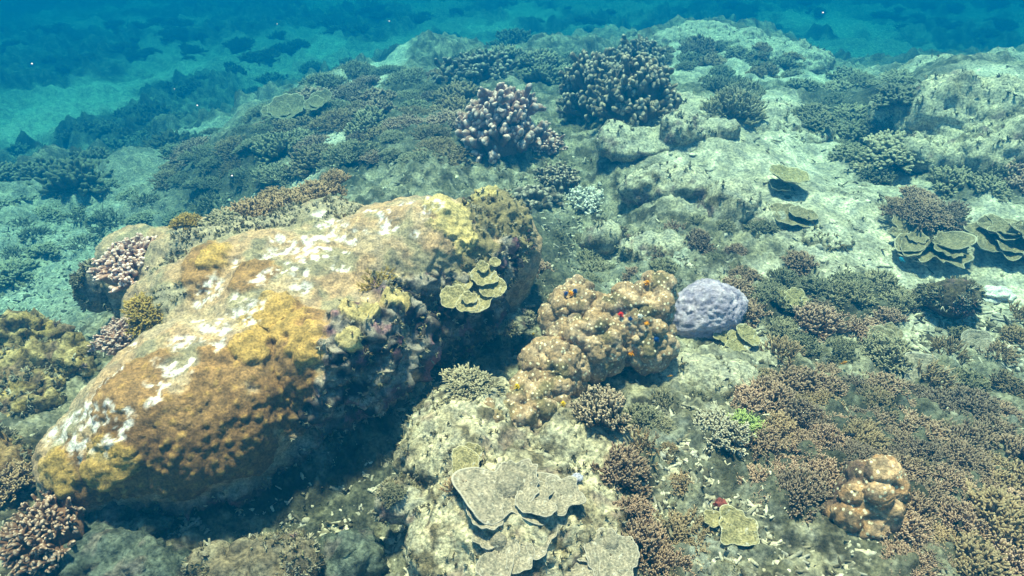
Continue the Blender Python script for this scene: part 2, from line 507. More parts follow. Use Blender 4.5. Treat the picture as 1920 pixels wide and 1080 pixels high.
# sea bed: one sheet, fine near the camera and in front of it, coarse behind
th = np.concatenate([np.linspace(-180, -78, 40, endpoint=False), np.linspace(-78, 78, 900, endpoint=False), np.linspace(78, 180, 40, endpoint=False)])
rr = np.concatenate([[.02, .2, .45], np.geomspace(.7, 33, 640)])
TH, RR = np.meshgrid(np.radians(th), rr)
gx, gy = (RR * np.sin(TH)).ravel(), (RR * np.cos(TH)).ravel()
gx = np.clip(gx, -32, 32); gy = np.clip(gy, -7, 38)
P = np.stack([gx, gy, np.zeros_like(gx)], -1)
gz = H(gx, gy)
rad = np.hypot(gx, gy)
sand = zone(P, SAND, 21); rub = zone(P, RUBB, 25) * .8
far = sm(4.5, 8, rad)
deep = sm(-.15, -.9, Hb(gx, gy))
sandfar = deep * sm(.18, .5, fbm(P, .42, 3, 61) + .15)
FARSAND = [wellipse(*a) for a in [(130, 200, 110, 55), (610, 95, 50, 25), (700, 125, 60, 20), (1000, 30, 60, 16), (1560, 45, 90, 22), (330, 130, 50, 20), (920, 50, 60, 15)]]
sandfar = np.maximum(sandfar * .6, zone(P, FARSAND, 62))
lump = ridged(P, 9, 3, 30) * .014 + fbm(P, 26, 3, 31) * .012 + np.maximum(fbm(P, 14, 2, 33), 0) * .03 + nodules(P * [1, 1, 0], 22, 34) * .35
rough = 1 - .8 * np.maximum(sand, sandfar)
gz = gz + lump * rough + fbm(P, 60, 2, 35) * .005
gz += far * (1 - sandfar) * np.maximum(fbm(P, 2.6, 4, 36), 0) * (.06 + .2 * deep)
mix1 = sm(-.35, .35, fbm(P, 6, 4, 50))[:, None]
mix2 = sm(.05, .45, fbm(P, 11, 4, 53))[:, None]
mix3 = sm(.1, .5, fbm(P, 18, 3, 57))[:, None]
cr = np.array([.13, .125, .085]) * (1 - mix1) + np.array([.30, .28, .20]) * mix1
cr = cr * (1 - mix2) + np.array([.07, .065, .045]) * mix2
cr = cr * (1 - .5 * mix3) + np.array([.42, .41, .34]) * .5 * mix3
crb = np.array([.20, .20, .15]) * (1 - mix2) + np.array([.40, .41, .34]) * mix2
cr = cr * (1 - rub[:, None]) + crb * rub[:, None]
cs = np.array([.50, .47, .37]) * (.85 + .3 * mix1)
ss = (sand * (.75 + .25 * mix1[:, 0]))[:, None]
cr = cr * (1 - ss) + cs * ss
blot = sm(-.15, .35, fbm(P, .9, 4, 64))
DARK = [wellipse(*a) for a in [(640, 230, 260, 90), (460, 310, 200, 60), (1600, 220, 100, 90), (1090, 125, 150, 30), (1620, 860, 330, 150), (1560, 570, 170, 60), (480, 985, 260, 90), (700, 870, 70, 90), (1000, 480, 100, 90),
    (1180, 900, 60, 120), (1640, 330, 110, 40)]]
dk = (zone(P, DARK, 66, .5) * (1 - sand) * .85)[:, None]  # bed darkened: shade painted below boulder and between thicket corals; rubble and algae elsewhere
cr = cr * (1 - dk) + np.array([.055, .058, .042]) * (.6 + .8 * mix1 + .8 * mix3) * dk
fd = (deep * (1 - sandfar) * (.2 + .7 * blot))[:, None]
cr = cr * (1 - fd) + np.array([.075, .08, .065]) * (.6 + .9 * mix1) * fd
cr = cr * (1 - sandfar[:, None]) + np.array([.55, .52, .42]) * sandfar[:, None]
nr, na = len(rr), len(th)
ii, jj = np.meshgrid(np.arange(nr - 1), np.arange(na), indexing='ij')
j2 = (jj + 1) % na
q = np.stack([ii * na + jj, (ii + 1) * na + jj, (ii + 1) * na + j2, ii * na + j2], -1).reshape(-1, 4)[:, ::-1]
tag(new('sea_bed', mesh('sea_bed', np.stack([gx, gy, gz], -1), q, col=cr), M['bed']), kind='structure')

SURF = []
sandy_fn = []
# ================================================================== rocks and massive corals
def E(px, py, z, rx, ry, rz, yaw=0):
    return (plane(px, py, z), (rx, ry, rz), yaw)
def lerp(a, b, f): return a * (1 - f[:, None]) + np.array(b) * f[:, None]
def turf(V, N, seed, pale=(.40, .37, .27), mid=(.21, .19, .12), dark=(.07, .06, .05), pink=(.24, .15, .15)):
    """dusty turf, bare pale spots, dark weed and pink crust, in patches"""
    c = np.tile(np.array(mid), (len(V), 1))
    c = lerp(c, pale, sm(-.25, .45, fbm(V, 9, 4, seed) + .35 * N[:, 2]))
    c = lerp(c, dark, sm(.05, .5, fbm(V, 13, 4, seed + 5)))
    c = lerp(c, pink, sm(.25, .55, fbm(V, 11, 3, seed + 9)) * .7)
    return c
def rock(name, label, cat, ells, voxel=.012, smooth=10, amp=(.05, .02, .006), seed=0, col=None, mat='rock', group=None, knob=None, register=True, sub_s=1.0):
    V, q, t, N = blob(ells, voxel, smooth)
    V = V + N * (fbm(V, 3.5 * sub_s, 3, seed) * amp[0] + ridged(V, 11 * sub_s, 3, seed + 3) * amp[1] + fbm(V, 45 * sub_s, 3, seed + 7) * amp[2])[:, None]
    V = V + normals(V, q, t) * (np.maximum(fbm(V, 18 * sub_s, 3, seed + 11), -.1) * amp[1] * .9 + nodules(V, 30 * sub_s, seed + 12) * amp[1] * 12)[:, None]
    N = normals(V, q, t)
    if knob:
        d, wk = knobs(V, *knob[:3], seed=seed)
        V = V + N * d[:, None] * (knob[3] if len(knob) > 3 else 1)
        if len(knob) > 4:
            V = V + normals(V, q, t) * (nodules(V, knob[4], seed + 21) * .6 + fbm(V, 30, 3, seed + 22) * .004)[:, None]
        N = normals(V, q, t)
    c = col(V, N) if col else turf(V, N, seed)
    if knob: c = c * (1 + .34 * (np.random.default_rng(seed).uniform(0, 1, 3000)[wk] - .5))[:, None]
    if register: BVHS.append(bvh(V, q, t)); SURF.append((col is sandy_fn[0] if sandy_fn else False, 'silty' if name == 'silty_rock' else mat, V, N))
    o = new(name, mesh(name, V - V.mean(0) * [1, 1, 0], q, t, col=c), M[mat], loc=V.mean(0) * [1, 1, 0])
    tag(o, label, cat, group)
    return o, V, N

# ---- the great encrusted boulder
ells = [((-1.14, 1.43, .06), (.26, .17, .17), .6), ((-1.24, 1.44, .05), (.20, .18, .16), .9), ((-.97, 1.62, .12), (.42, .30, .25), .77), ((-.74, 1.98, .13), (.48, .38, .31), .6), ((-1.12, 2.02, .10), (.32, .32, .29), .3),
        ((-.40, 2.24, .20), (.42, .32, .31), .35), ((-.06, 2.45, .18), (.17, .22, .27), .2), ((-.55, 1.80, .19), (.32, .22, .20), .8),
        ((-1.10, 2.24, .14), (.36, .26, .31), .2), ((-.76, 2.34, .17), (.46, .25, .275), .15), ((-.95, 2.10, .16), (.40, .30, .29), .5),
        (plane(285, 505, .12), (.20, .17, .20), .3)]
V, q, t, N = blob(ells, .0065, 34)
V = V + N * (fbm(V, 3, 3, 71) * .035 + fbm(V, 9, 3, 74) * .009)[:, None]
N = normals(V, q, t)
tree = bvh(V, q, t)
def spot(px, py): return cast(px, py, [tree])[0]
def patch(L, wob=.45, s=9, seed=0, soft=.13):
    n = fbm(V, s, 6, seed, .6) * wob
    m = np.zeros(len(V))
    for px, py, r in L:
        c = spot(px, py); r_ = m_px(c, r)
        m = np.maximum(m, sm(1 + soft, 1 - soft, np.linalg.norm(V - c, axis=1) / r_ + n))
    return m
flank = patch([(760, 570, 70), (700, 640, 80), (720, 740, 70), (640, 760, 80), (560, 860, 60), (800, 640, 80), (860, 560, 60), (900, 600, 60), (460, 920, 60), (330, 945, 50), (660, 830, 60), (850, 630, 60), (640, 680, 30), (940, 500, 40)], .5, 7, 1)
flank = np.maximum(flank, sm(.06, -.02, V[:, 2] + fbm(V, 8, 3, 77) * .05))
brown = patch([(420, 800, 110), (300, 830, 110), (520, 680, 90), (560, 760, 70), (250, 720, 80), (420, 700, 60), (150, 880, 60), (200, 900, 60), (480, 850, 60), (380, 500, 55), (470, 520, 45), (530, 610, 70), (330, 890, 60)], .4, 8, 2) * (1 - flank)
gold = patch([(520, 605, 60), (470, 650, 35), (200, 870, 45), (120, 880, 40), (215, 905, 14), (400, 485, 30), (580, 640, 40)], .5, 10, 3) * (1 - flank)
yellow = patch([(850, 415, 45), (830, 385, 35), (870, 450, 25), (905, 375, 25), (945, 365, 22), (700, 535, 14), (660, 600, 22), (735, 575, 18), (650, 640, 16), (690, 590, 20)], .5, 13, 4)
olive = patch([(930, 400, 75), (900, 350, 50), (960, 440, 50), (940, 340, 50), (960, 370, 50), (905, 470, 40)], .4, 9, 5)
white = patch([(590, 460, 42), (630, 440, 26), (545, 465, 26), (400, 545, 26), (380, 560, 16), (490, 530, 22), (480, 580, 24), (395, 615, 30), (345, 640, 22), (320, 700, 30), (300, 720, 20), (170, 790, 55), (210, 805, 40), (120, 800, 30), (620, 420, 20), (670, 440, 18), (540, 500, 14), (520, 450, 12), (440, 500, 12), (570, 540, 16), (470, 610, 14), (760, 380, 14), (780, 440, 10), (600, 400, 12), (650, 470, 12), (410, 650, 16), (230, 700, 14), (180, 740, 18), (350, 680, 14), (730, 430, 22), (640, 500, 14), (500, 485, 14),
               (695, 395, 14), (560, 510, 14), (450, 560, 18), (290, 750, 18), (430, 590, 14), (660, 460, 15), (720, 400, 12), (815, 380, 18), (800, 400, 14), (360, 605, 18), (250, 650, 10)], .75, 16, 6, .35)
knd = nodules(V, 40, 3, .16, .36) * .9 + nodules(V, 72, 4, .15, .4) * .7
big = np.maximum(fbm(V, 12, 3, 70), 0)
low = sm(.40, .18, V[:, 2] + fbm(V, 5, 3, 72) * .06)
V = V + N * (brown * .012 + brown * (knd * (.25 + .5 * low) + .004 * big) + gold * .014 + yellow * (.012 + .02 * np.maximum(fbm(V, 22, 3, 80), 0)) - white * .004
             + flank * (ridged(V, 9, 4, 81) * .026 + fbm(V, 28, 3, 82) * .014 + nodules(V, 34, 89, .2, .4) * .8) + olive * ridged(V, 12, 3, 83) * .018
             + fbm(V, 40, 3, 84) * .005 + np.maximum(fbm(V, 15, 3, 85), 0) * .005 * (1 - brown) + nodules(V, 60, 86) * .18 * (1 - brown))[:, None]
N = normals(V, q, t)
c = np.tile(np.array([.46, .355, .24]), (len(V), 1))
c = lerp(c, (.45, .30, .18), sm(-.3, .3, fbm(V, 6, 4, 87)) * .8)
c = lerp(c, (.31, .27, .18), sm(.0, .45, fbm(V, 7, 4, 86)))
strip = patch([(360, 440, 45), (430, 425, 50), (520, 405, 50), (620, 385, 50), (720, 360, 45), (800, 335, 40), (880, 325, 30), (330, 490, 40), (310, 560, 30)], .4, 8, 9)
c = lerp(c, (.36, .32, .23), strip * .9)
c = lerp(c, (.31, .18, .078), brown * .92)
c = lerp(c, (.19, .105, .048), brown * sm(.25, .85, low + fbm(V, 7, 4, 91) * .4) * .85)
c = lerp(c, (.48, .30, .10), brown * sm(.003, .010, knd) * .6)  # nodule crests lightened: a highlight painted onto the brown coral
c = lerp(c, (.50, .33, .10), gold * .7)
c = lerp(c, (.24, .20, .11), olive)
fl = turf(V, N, 90, pale=(.31, .28, .24), mid=(.085, .07, .07), dark=(.02, .017, .026), pink=(.26, .12, .16))
c = c * (1 - flank[:, None]) + fl * flank[:, None]
c = lerp(c, (.55, .45, .20), yellow * .85)
c = lerp(c, (.86, .79, .75), white * sm(-.04, .16, fbm(V, 34, 4, 88)) * .95)
BVHS.append(bvh(V, q, t))
o_ = V.mean(0) * [1, 1, 0]
boulder = empty('encrusted_boulder', o_)
tag(boulder, 'huge long boulder crusted in golden brown coral with bleached white patches', 'boulder')
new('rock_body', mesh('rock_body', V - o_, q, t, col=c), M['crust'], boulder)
BV, BN = V, N

# ---- the pale rock below it and the knobbly coral head it carries
rock('pale_rock', 'pale dusty rock under the knobbly coral head, carrying the large grey plates', 'rock',
     [E(880, 850, .0, .22, .26, .17), E(960, 1000, -.02, .30, .26, .17), E(1090, 860, -.03, .20, .2, .14), E(850, 1000, -.05, .14, .22, .12), E(1080, 1000, -.04, .22, .22, .14)], .009, 10, (.03, .014, .006), 100,
     col=lambda V, N: turf(V, N, 101, (.58, .53, .38), (.40, .35, .24), (.17, .145, .095), (.32, .24, .19)))
rock('rock_chunk', 'broken pale rock chunk left of the pale rock, with a small dull coral on it', 'rock', [E(745, 945, .03, .05, .04, .05), E(785, 965, .02, .035, .03, .03)], .006, 5, (.02, .012, .004), 110,
     col=lambda V, N: turf(V, N, 111, (.55, .52, .40), (.40, .37, .28), (.2, .17, .12)))
def knobcol(V, N):
    c = np.tile(np.array([.37, .25, .15]), (len(V), 1))
    c = lerp(c, (.50, .36, .245), sm(-.2, .4, fbm(V, 16, 3, 121)))
    return lerp(c, (.20, .16, .09), sm(.2, .5, fbm(V, 9, 3, 122)))
head, HV, HN = rock('knobbly_coral', 'large tan knobbly coral head dotted with tiny coloured tube worms', 'coral head',
     [E(1165, 610, .17, .13, .11, .10), E(1065, 600, .17, .085, .10, .10), E(1040, 690, .12, .10, .09, .09), E(1215, 585, .22, .07, .09, .08), E(1085, 555, .25, .045, .05, .05), E(1020, 730, .10, .09, .07, .06), E(920, 785, .12, .09, .04, .035), E(1100, 650, .14, .12, .10, .10), E(1130, 590, .2, .08, .07, .07), E(1225, 548, .27, .06, .05, .06), E(1180, 570, .25, .06, .06, .05), E(1215, 625, .18, .06, .07, .07), E(1210, 640, .15, .08, .08, .08), E(990, 770, .1, .08, .05, .05)],
     .005, 5, (.012, .002, .001), 120, col=knobcol, mat='knob', knob=(760, .006, .034, .95, 72))
rock('flat_slab', 'flat dim slab in the dark gap between boulder and knobbly head', 'rock', [E(955, 605, .06, .10, .07, .02, .3)], .006, 4, (.01, .004, .002), 130)
# ---- lavender dome
v0, f0 = ico(5)
Vd = v0.copy(); Vd = Vd[:]
a = np.arctan2(Vd[:, 1], Vd[:, 0])
Vd[:, 2] = np.where(Vd[:, 2] < 0, Vd[:, 2] * .15, Vd[:, 2])
Vd *= [.155, .125, .10]
nd = Vd / np.linalg.norm(Vd, axis=1)[:, None]
Vd[:, :2] *= (1 + .12 * np.cos(a - 2.9) + .05 * np.cos(2 * a + .6) + .03 * np.cos(5 * a))[:, None]
Vd += nd * (fbm(Vd, 6, 3, 140) * .022 + ridged(Vd * [1, 1, 2.6], 26, 3, 141) * .005 + nodules(Vd, 70, 144) * .28 + fbm(Vd, 75, 2, 142) * .004)[:, None]
lc = np.tile(np.array([.41, .345, .47]), (len(Vd), 1)); lc = lerp(lc, (.56, .48, .60), sm(-.1, .4, fbm(Vd, 30, 3, 143)))
g0 = ground(1325, 612)
dome = new('dome_coral', mesh('dome_coral', Vd, None, f0, col=lc), M['purple'], loc=(g0[0], g0[1] + .02, g0[2] + .07))
dome.rotation_euler = (R(20), R(-14), R(12))
tag(dome, 'pale lavender dome coral right of the tan knobbly head', 'dome coral')
# ---- left ledge
rock('ledge_rock', 'yellowish overgrown ledge at the left edge, behind the dark crevice beside the boulder', 'rock',
     [E(35, 625, .03, .12, .06, .05, .2), E(115, 680, .0, .10, .07, .05), E(20, 715, -.01, .10, .09, .06), E(60, 750, -.02, .09, .09, .05)], .008, 5, (.05, .035, .008), 150,
     col=lambda V, N: turf(V, N, 151, (.56, .43, .21), (.42, .30, .11), (.16, .11, .05), (.28, .18, .13)))
rock('round_rock', 'smooth grey rock half behind the pink cauliflower coral', 'rock', [E(180, 540, .08, .07, .08, .11)], .008, 8, (.02, .004, .002), 160,
     col=lambda V, N: turf(V, N, 161, (.36, .34, .28), (.27, .26, .21), (.18, .17, .13), (.28, .24, .21)))
rock('corner_rock', 'dark brown rough rock in the lower left corner beside the boulder end', 'rock', [E(-10, 900, .0, .09, .08, .09), E(-20, 850, .0, .08, .08, .09)], .008, 7, (.03, .02, .006), 165,
     col=lambda V, N: turf(V, N, 166, (.40, .27, .13), (.22, .13, .06), (.07, .05, .04), (.22, .14, .12)))
# ---- slabs and lumps in the shaded lower left
def sl(V, N): return turf(V, N, 171, (.15, .18, .15), (.085, .105, .085), (.045, .055, .045), (.2, .17, .15))  # dark teal tones: the boulder's shade is put into the silty colour
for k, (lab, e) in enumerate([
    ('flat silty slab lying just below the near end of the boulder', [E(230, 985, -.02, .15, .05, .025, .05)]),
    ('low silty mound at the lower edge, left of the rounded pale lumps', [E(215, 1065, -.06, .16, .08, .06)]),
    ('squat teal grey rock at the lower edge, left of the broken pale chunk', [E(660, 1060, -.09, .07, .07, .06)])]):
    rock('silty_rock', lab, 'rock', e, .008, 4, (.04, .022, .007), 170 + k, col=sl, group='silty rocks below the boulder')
rock('lobed_coral', 'low brown coral of smooth rounded lobes at the lower edge', 'lobed coral', [E(400, 1065, .01, .05, .06, .05), E(470, 1060, .01, .06, .06, .05), E(540, 1055, .01, .07, .06, .05), E(500, 1085, .0, .12, .05, .05), E(430, 1090, .0, .1, .05, .05)], .007, 4, (.01, .002, .001), 180,
     col=lambda V, N: lerp(np.tile(np.array([.22, .18, .12]), (len(V), 1)), (.30, .26, .18), sm(-.2, .4, fbm(V, 14, 3, 181))), knob=(60, .02, .045, .6))
# ---- the orange pink lobed head lower right
def lob(V, N):
    c = lerp(np.tile(np.array([.44, .25, .13]), (len(V), 1)), (.55, .36, .22), sm(-.2, .4, fbm(V, 16, 3, 191)))
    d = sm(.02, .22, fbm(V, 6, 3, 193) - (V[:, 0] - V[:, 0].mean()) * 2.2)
    c = lerp(c, (.14, .09, .07), d * .9)  # left side darkened in the colour, as if turned from the light
    return lerp(c, (.20, .15, .10), sm(.1, .4, fbm(V, 22, 4, 194)) * .7)
rock('lobed_coral', 'upright orange pink lobed coral head among the brown thicket', 'lobed coral', [E(1630, 905, .12, .07, .06, .07), E(1605, 955, .05, .075, .07, .08), E(1650, 950, .07, .05, .06, .07), E(1590, 925, .07, .045, .05, .06), E(1625, 950, .02, .08, .07, .07)], .006, 5, (.012, .003, .0015), 190, col=lob, mat='knob', knob=(38, .018, .042, .7, 70))
rock('round_rock', 'dark smooth round boulder on the pale sand at right', 'rock', [E(1790, 560, .08, .10, .085, .075), E(1750, 556, .05, .05, .06, .05)], .009, 8, (.012, .004, .002), 200,
     col=lambda V, N: turf(V, N, 201, (.20, .17, .11), (.13, .105, .065), (.07, .055, .04)))
# ---- outcrops of the sandy mounds behind
def sandy(V, N):
    c = turf(V, N, 211, (.48, .44, .32), (.36, .32, .22), (.15, .125, .08))
    return lerp(c, (.50, .47, .36), sm(.55, .85, N[:, 2] + fbm(V, 5, 3, 213) * .15))
sandy_fn.append(sandy)
for lab, e in [
    ('sand covered slab with an undercut front edge on the middle mound', [E(1215, 265, .16, .30, .22, .055, .4), E(1280, 215, .2, .2, .25, .06)]),
    ('dark hollow rock on the middle mound, beside the sand covered slab', [E(1285, 245, .25, .14, .10, .09), E(1330, 255, .22, .14, .1, .07)]),
    ('long rough outcrop below the sandy slope of the middle mound', [E(1215, 345, .12, .16, .10, .11), E(1290, 360, .12, .16, .1, .12), E(1370, 395, .1, .15, .10, .12), E(1420, 415, .06, .1, .1, .09)]),
    ('sand dusted dome on the right shoulder of the middle mound', [E(1460, 245, .10, .32, .3, .12)]),
    ('far pale rock crest at the top, against the blue water', [E(1330, 85, .03, .6, .4, .17), E(1440, 112, -.02, .6, .45, .15)]),
    ('small brown outcrop in the dark gully right of the boulder', [E(1130, 440, -.04, .09, .07, .08)]),
    ('low rubble hump between the gully and the lavender dome', [E(1220, 470, -.02, .16, .14, .06)]),
    ('low brown mound carrying the ruffled plates on the right sand', [E(1735, 420, .05, .20, .15, .10), E(1700, 400, .05, .12, .1, .08)]),
    ('low pale rock on the sandy fork at right', [E(1550, 455, .06, .13, .09, .05)]),
    ('pale dusty boulder in front of the lavender dome', [E(1320, 705, .0, .18, .12, .07)])]:
    rock('reef_rock', lab, 'rock', e, .014, 12, (.06, .013, .005), len(lab) * 7, col=sandy, group='outcrops on the sandy mounds')
def knobcream(V, N):
    c = turf(V, N, 221, (.46, .42, .31), (.32, .285, .195), (.17, .15, .10))
    return lerp(c, (.58, .52, .38), sm(.2, .6, ridged(V, 5, 2, 230) * .7))
rock('craggy_rock', 'big craggy cream ridged reef rock at the right edge', 'rock', [E(1740, 235, .16, .30, .25, .14), E(1850, 225, .26, .40, .3, .14), E(1800, 285, .15, .4, .22, .10), E(1900, 290, .2, .3, .22, .12)], .016, 8, (.10, .03, .008), 230, col=knobcream, sub_s=.75)
rock('craggy_rock', 'long pale ridge sloping down behind the craggy rock at upper right', 'rock', [E(1830, 165, .14, .6, .35, .14), E(1950, 140, .2, .6, .4, .16)], .02, 9, (.09, .018, .008), 240, col=sandy, sub_s=.7)

# ================================================================== coral makers (meshes)
def acropora(seed, Rr=.12, Hh=.08, n=110, twigs=5, rad=.0052, tl=.026, inner=.3, sides=5):
    g = np.random.default_rng(seed)
    i = np.arange(n); ph = i * 2.39996 + g.normal(0, .25, n)
    rr_ = Rr * np.sqrt((i + .5) / n) * g.uniform(.88, 1.1, n)
    lob_ = 1 + .22 * np.sin(3 * ph + g.uniform(0, 6)) + .12 * np.sin(5 * ph + g.uniform(0, 6)); rr_ = rr_ * lob_
    tip = np.stack([rr_ * np.cos(ph), rr_ * np.sin(ph), Hh * (1 - .65 * (rr_ / Rr) ** 2) * g.uniform(.82, 1.12, n)], -1)
    base = np.stack([rr_ * inner * np.cos(ph), rr_ * inner * np.sin(ph), np.full(n, Hh * .06)], -1)
    midp = base + (tip - base) * .55 + np.stack([np.cos(ph) * .12 * rr_, np.sin(ph) * .12 * rr_, -Hh * .10 + 0 * ph], -1)
    K = 6; u = np.linspace(0, 1, K)[None, :, None]
    C = (1 - u) ** 2 * base[:, None] + 2 * u * (1 - u) * midp[:, None] + u ** 2 * tip[:, None]
    C = C + g.normal(0, .0018, C.shape)
    Rad = np.linspace(1.35, .72, K)[None] * rad * g.uniform(.8, 1.2, (n, 1))
    parts = [tubes(C, Rad, sides)]
    if twigs:
        f = g.uniform(.55, .98, (n, twigs)); k = f * (K - 1); k0 = np.minimum(k.astype(int), K - 2); w_ = (k - k0)[..., None]
        bi = np.arange(n)[:, None]
        p0 = C[bi, k0] * (1 - w_) + C[bi, k0 + 1] * w_
        d = C[:, -1] - C[:, -3]; d /= np.linalg.norm(d, axis=1)[:, None]
        dd = d[:, None] + g.normal(0, .62, (n, twigs, 3)); dd[..., 2] = np.abs(dd[..., 2]) * .9 + .15
        dd /= np.linalg.norm(dd, axis=2, keepdims=True)
        L = tl * g.uniform(.6, 1.25, (n, twigs, 1))
        u3 = np.array([0, .55, 1.0])[None, None, :, None]
        T = p0[:, :, None] + dd[:, :, None] * L[:, :, None] * u3 + np.array([0, 0, 1.0]) * (u3 ** 2) * L[:, :, None] * .25
        tr = np.array([.95, .85, .62])[None] * rad * .85 * g.uniform(.8, 1.15, (n * twigs, 1))
        p = tubes(T.reshape(-1, 3, 3), tr, sides)
        tt = np.clip(.25 + .75 * p[3], 0, 1) * np.concatenate([np.repeat(.55 + .45 * f.ravel(), 3 * sides), .55 + .45 * f.ravel()])
        parts.append((p[0], p[1], p[2], tt))
    return join(parts)
def stalk_mesh(seed, Rr, Hh):
    v, f = ICO[3]
    v = v * [Rr * .42, Rr * .42, Hh * .35]
    nn = v / np.linalg.norm(v, axis=1)[:, None]
    v = v + nn * (fbm(v, 22, 3, seed) * .012)[:, None]
    return mesh('coral_base', v, None, f, attrs={'t': np.zeros(len(v))})
def me_t(name, p): return mesh(name, p[0], p[1], p[2], attrs={'t': p[3]})
def fingers(seed, Rr=.15, Hh=.12, n=60, rad=.016, ln=.07, knob_=3, up=.7, sides=10, moundy=True):
    """stubby club-ended fingers rising from a lumpy mound"""
    g = np.random.default_rng(seed)
    i = np.arange(n); ph = i * 2.39996 + g.normal(0, .4, n)
    r = Rr * np.sqrt((i + .5) / n) * g.uniform(.85, 1.12, n)
    z = Hh * (1 - (r / Rr / 1.1) ** 2).clip(0)
    p0 = np.stack([r * .8 * np.cos(ph), r * .8 * np.sin(ph), z * .55], -1)
    d = np.stack([np.cos(ph) * r / Rr, np.sin(ph) * r / Rr, np.full(n, up)], -1) + g.normal(0, .22, (n, 3))
    d /= np.linalg.norm(d, axis=1)[:, None]
    L = ln * g.uniform(.6, 1.35, (n, 1))
    K = 9; u = np.array([0, .2, .42, .62, .78, .88, .94, .98, 1.0])
    prof = np.array([1.12, 1.02, .96, .95, .93, .86, .70, .47, .2])
    bend = g.normal(0, .18, (n, 3)); bend[:, 2] = .12
    def grow(p0, d, L, rad_, bend):
        C = p0[:, None] + d[:, None] * L[:, None] * u[None, :, None] + bend[:, None] * L[:, None] * (u ** 2)[None, :, None]
        return C, tubes(C, prof[None] * rad_, sides)
    C, P0 = grow(p0, d, L, rad * g.uniform(.75, 1.25, (n, 1)), bend)
    parts = [P0]
    for k in range(knob_):
        a = g.integers(2, 5, n); q0 = C[np.arange(n), a]
        dd = d + g.normal(0, .65, (n, 3)); dd[:, 2] = np.abs(dd[:, 2]); dd /= np.linalg.norm(dd, axis=1)[:, None]
        C2, p = grow(q0, dd, L * g.uniform(.35, .65, (n, 1)), rad * g.uniform(.6, .95, (n, 1)), bend * .5)
        parts.append(p)
    if moundy:
        v, f = ICO[3]; v = v * [Rr * .75, Rr * .75, Hh * .66]
        v = v + v / np.linalg.norm(v, axis=1)[:, None] * (fbm(v, 14, 3, seed) * .02)[:, None]
        parts.append((v, None, f, np.full(len(v), .2)))
    V, q, t, tt = join(parts)
    V = V + np.stack([fbm(V, 40, 2, seed + 1), fbm(V, 40, 2, seed + 2), fbm(V, 40, 2, seed + 3)], -1) * .006
    return V, q, t, tt
def plate(seed, r0=.1, cup=.25, ruffle=.10, lobes=.22, arc=2 * math.pi, thick=.009, waves=5, nr_=26, na_=120):
    """a thin saucer of coral with a wavy outline, growth rings and a paler rim"""
    g = np.random.default_rng(seed)
    th_ = np.linspace(0, arc, na_, endpoint=abs(arc - 2 * math.pi) > 1e-3)
    out = np.ones(na_)
    for k in (2, 3, 4, 5, 7, 11, 17):
        out = out + lobes / k * 1.6 * g.normal() * np.sin(k * th_ + g.uniform(0, 6.3))
    u = np.linspace(.04, 1, nr_)
    U, T = np.meshgrid(u, th_, indexing='ij')
    O = out[None, :]
    x, y = r0 * U * O * np.cos(T), r0 * U * O * np.sin(T)
    z = cup * r0 * U ** 1.7 + ruffle * r0 * U ** 2.2 * (np.sin(waves * T + g.uniform(0, 6)) + .5 * np.sin((waves * 2 + 1) * T + g.uniform(0, 6)))
    P_ = np.stack([x, y, z], -1).reshape(-1, 3)
    P_[:, 2] += fbm(P_, 45, 3, seed) * .003 + .0003 * np.sin(U.ravel() * 38) + fbm(P_, 110, 2, seed + 2) * .0014
    th2 = thick * (1.3 - .9 * U.ravel())
    top, bot = P_, P_ - np.stack([0 * th2, 0 * th2, th2], -1)
    N_ = len(P_)
    ii, jj = np.meshgrid(np.arange(nr_ - 1), np.arange(na_ if abs(arc - 2 * math.pi) < 1e-3 else na_ - 1), indexing='ij')
    j2 = (jj + 1) % na_
    qt = np.stack([ii * na_ + jj, (ii + 1) * na_ + jj, (ii + 1) * na_ + j2, ii * na_ + j2], -1).reshape(-1, 4)
    qb = qt[:, ::-1] + N_
    e = np.arange(na_); e2 = (e + 1) % na_; k = (nr_ - 1) * na_
    qs = np.stack([k + e, N_ + k + e, N_ + k + e2, k + e2], -1)
    qi = np.stack([e2, N_ + e2, N_ + e, e], -1)
    tt = np.concatenate([U.ravel(), U.ravel()])
    return np.concatenate([top, bot]), np.concatenate([qt, qb, qs, qi]), np.zeros((0, 3), int), tt

# ================================================================== placing
def rot_to(nrm, k):
    """mostly upright, leaning k of the way to a surface normal"""
    z = Vector((0, 0, 1)).lerp(Vector(nrm), k).normalized()
    return Vector((0, 0, 1)).rotation_difference(z).to_matrix().to_4x4()
def put(o, q, yaw, s, lean=None, k=.5):
    Mx = Matrix.Translation(Vector(q)) @ (rot_to(lean, k) if lean is not None else Matrix()) @ Matrix.Rotation(yaw, 4, 'Z') @ (Matrix.Diagonal((s, s, s, 1)) if np.isscalar(s) else Matrix.Diagonal((*s, 1)))
    o.matrix_world = Mx
def obj_mat(o, mat):
    o.material_slots[0].link = 'OBJECT'; o.material_slots[0].material = M[mat]

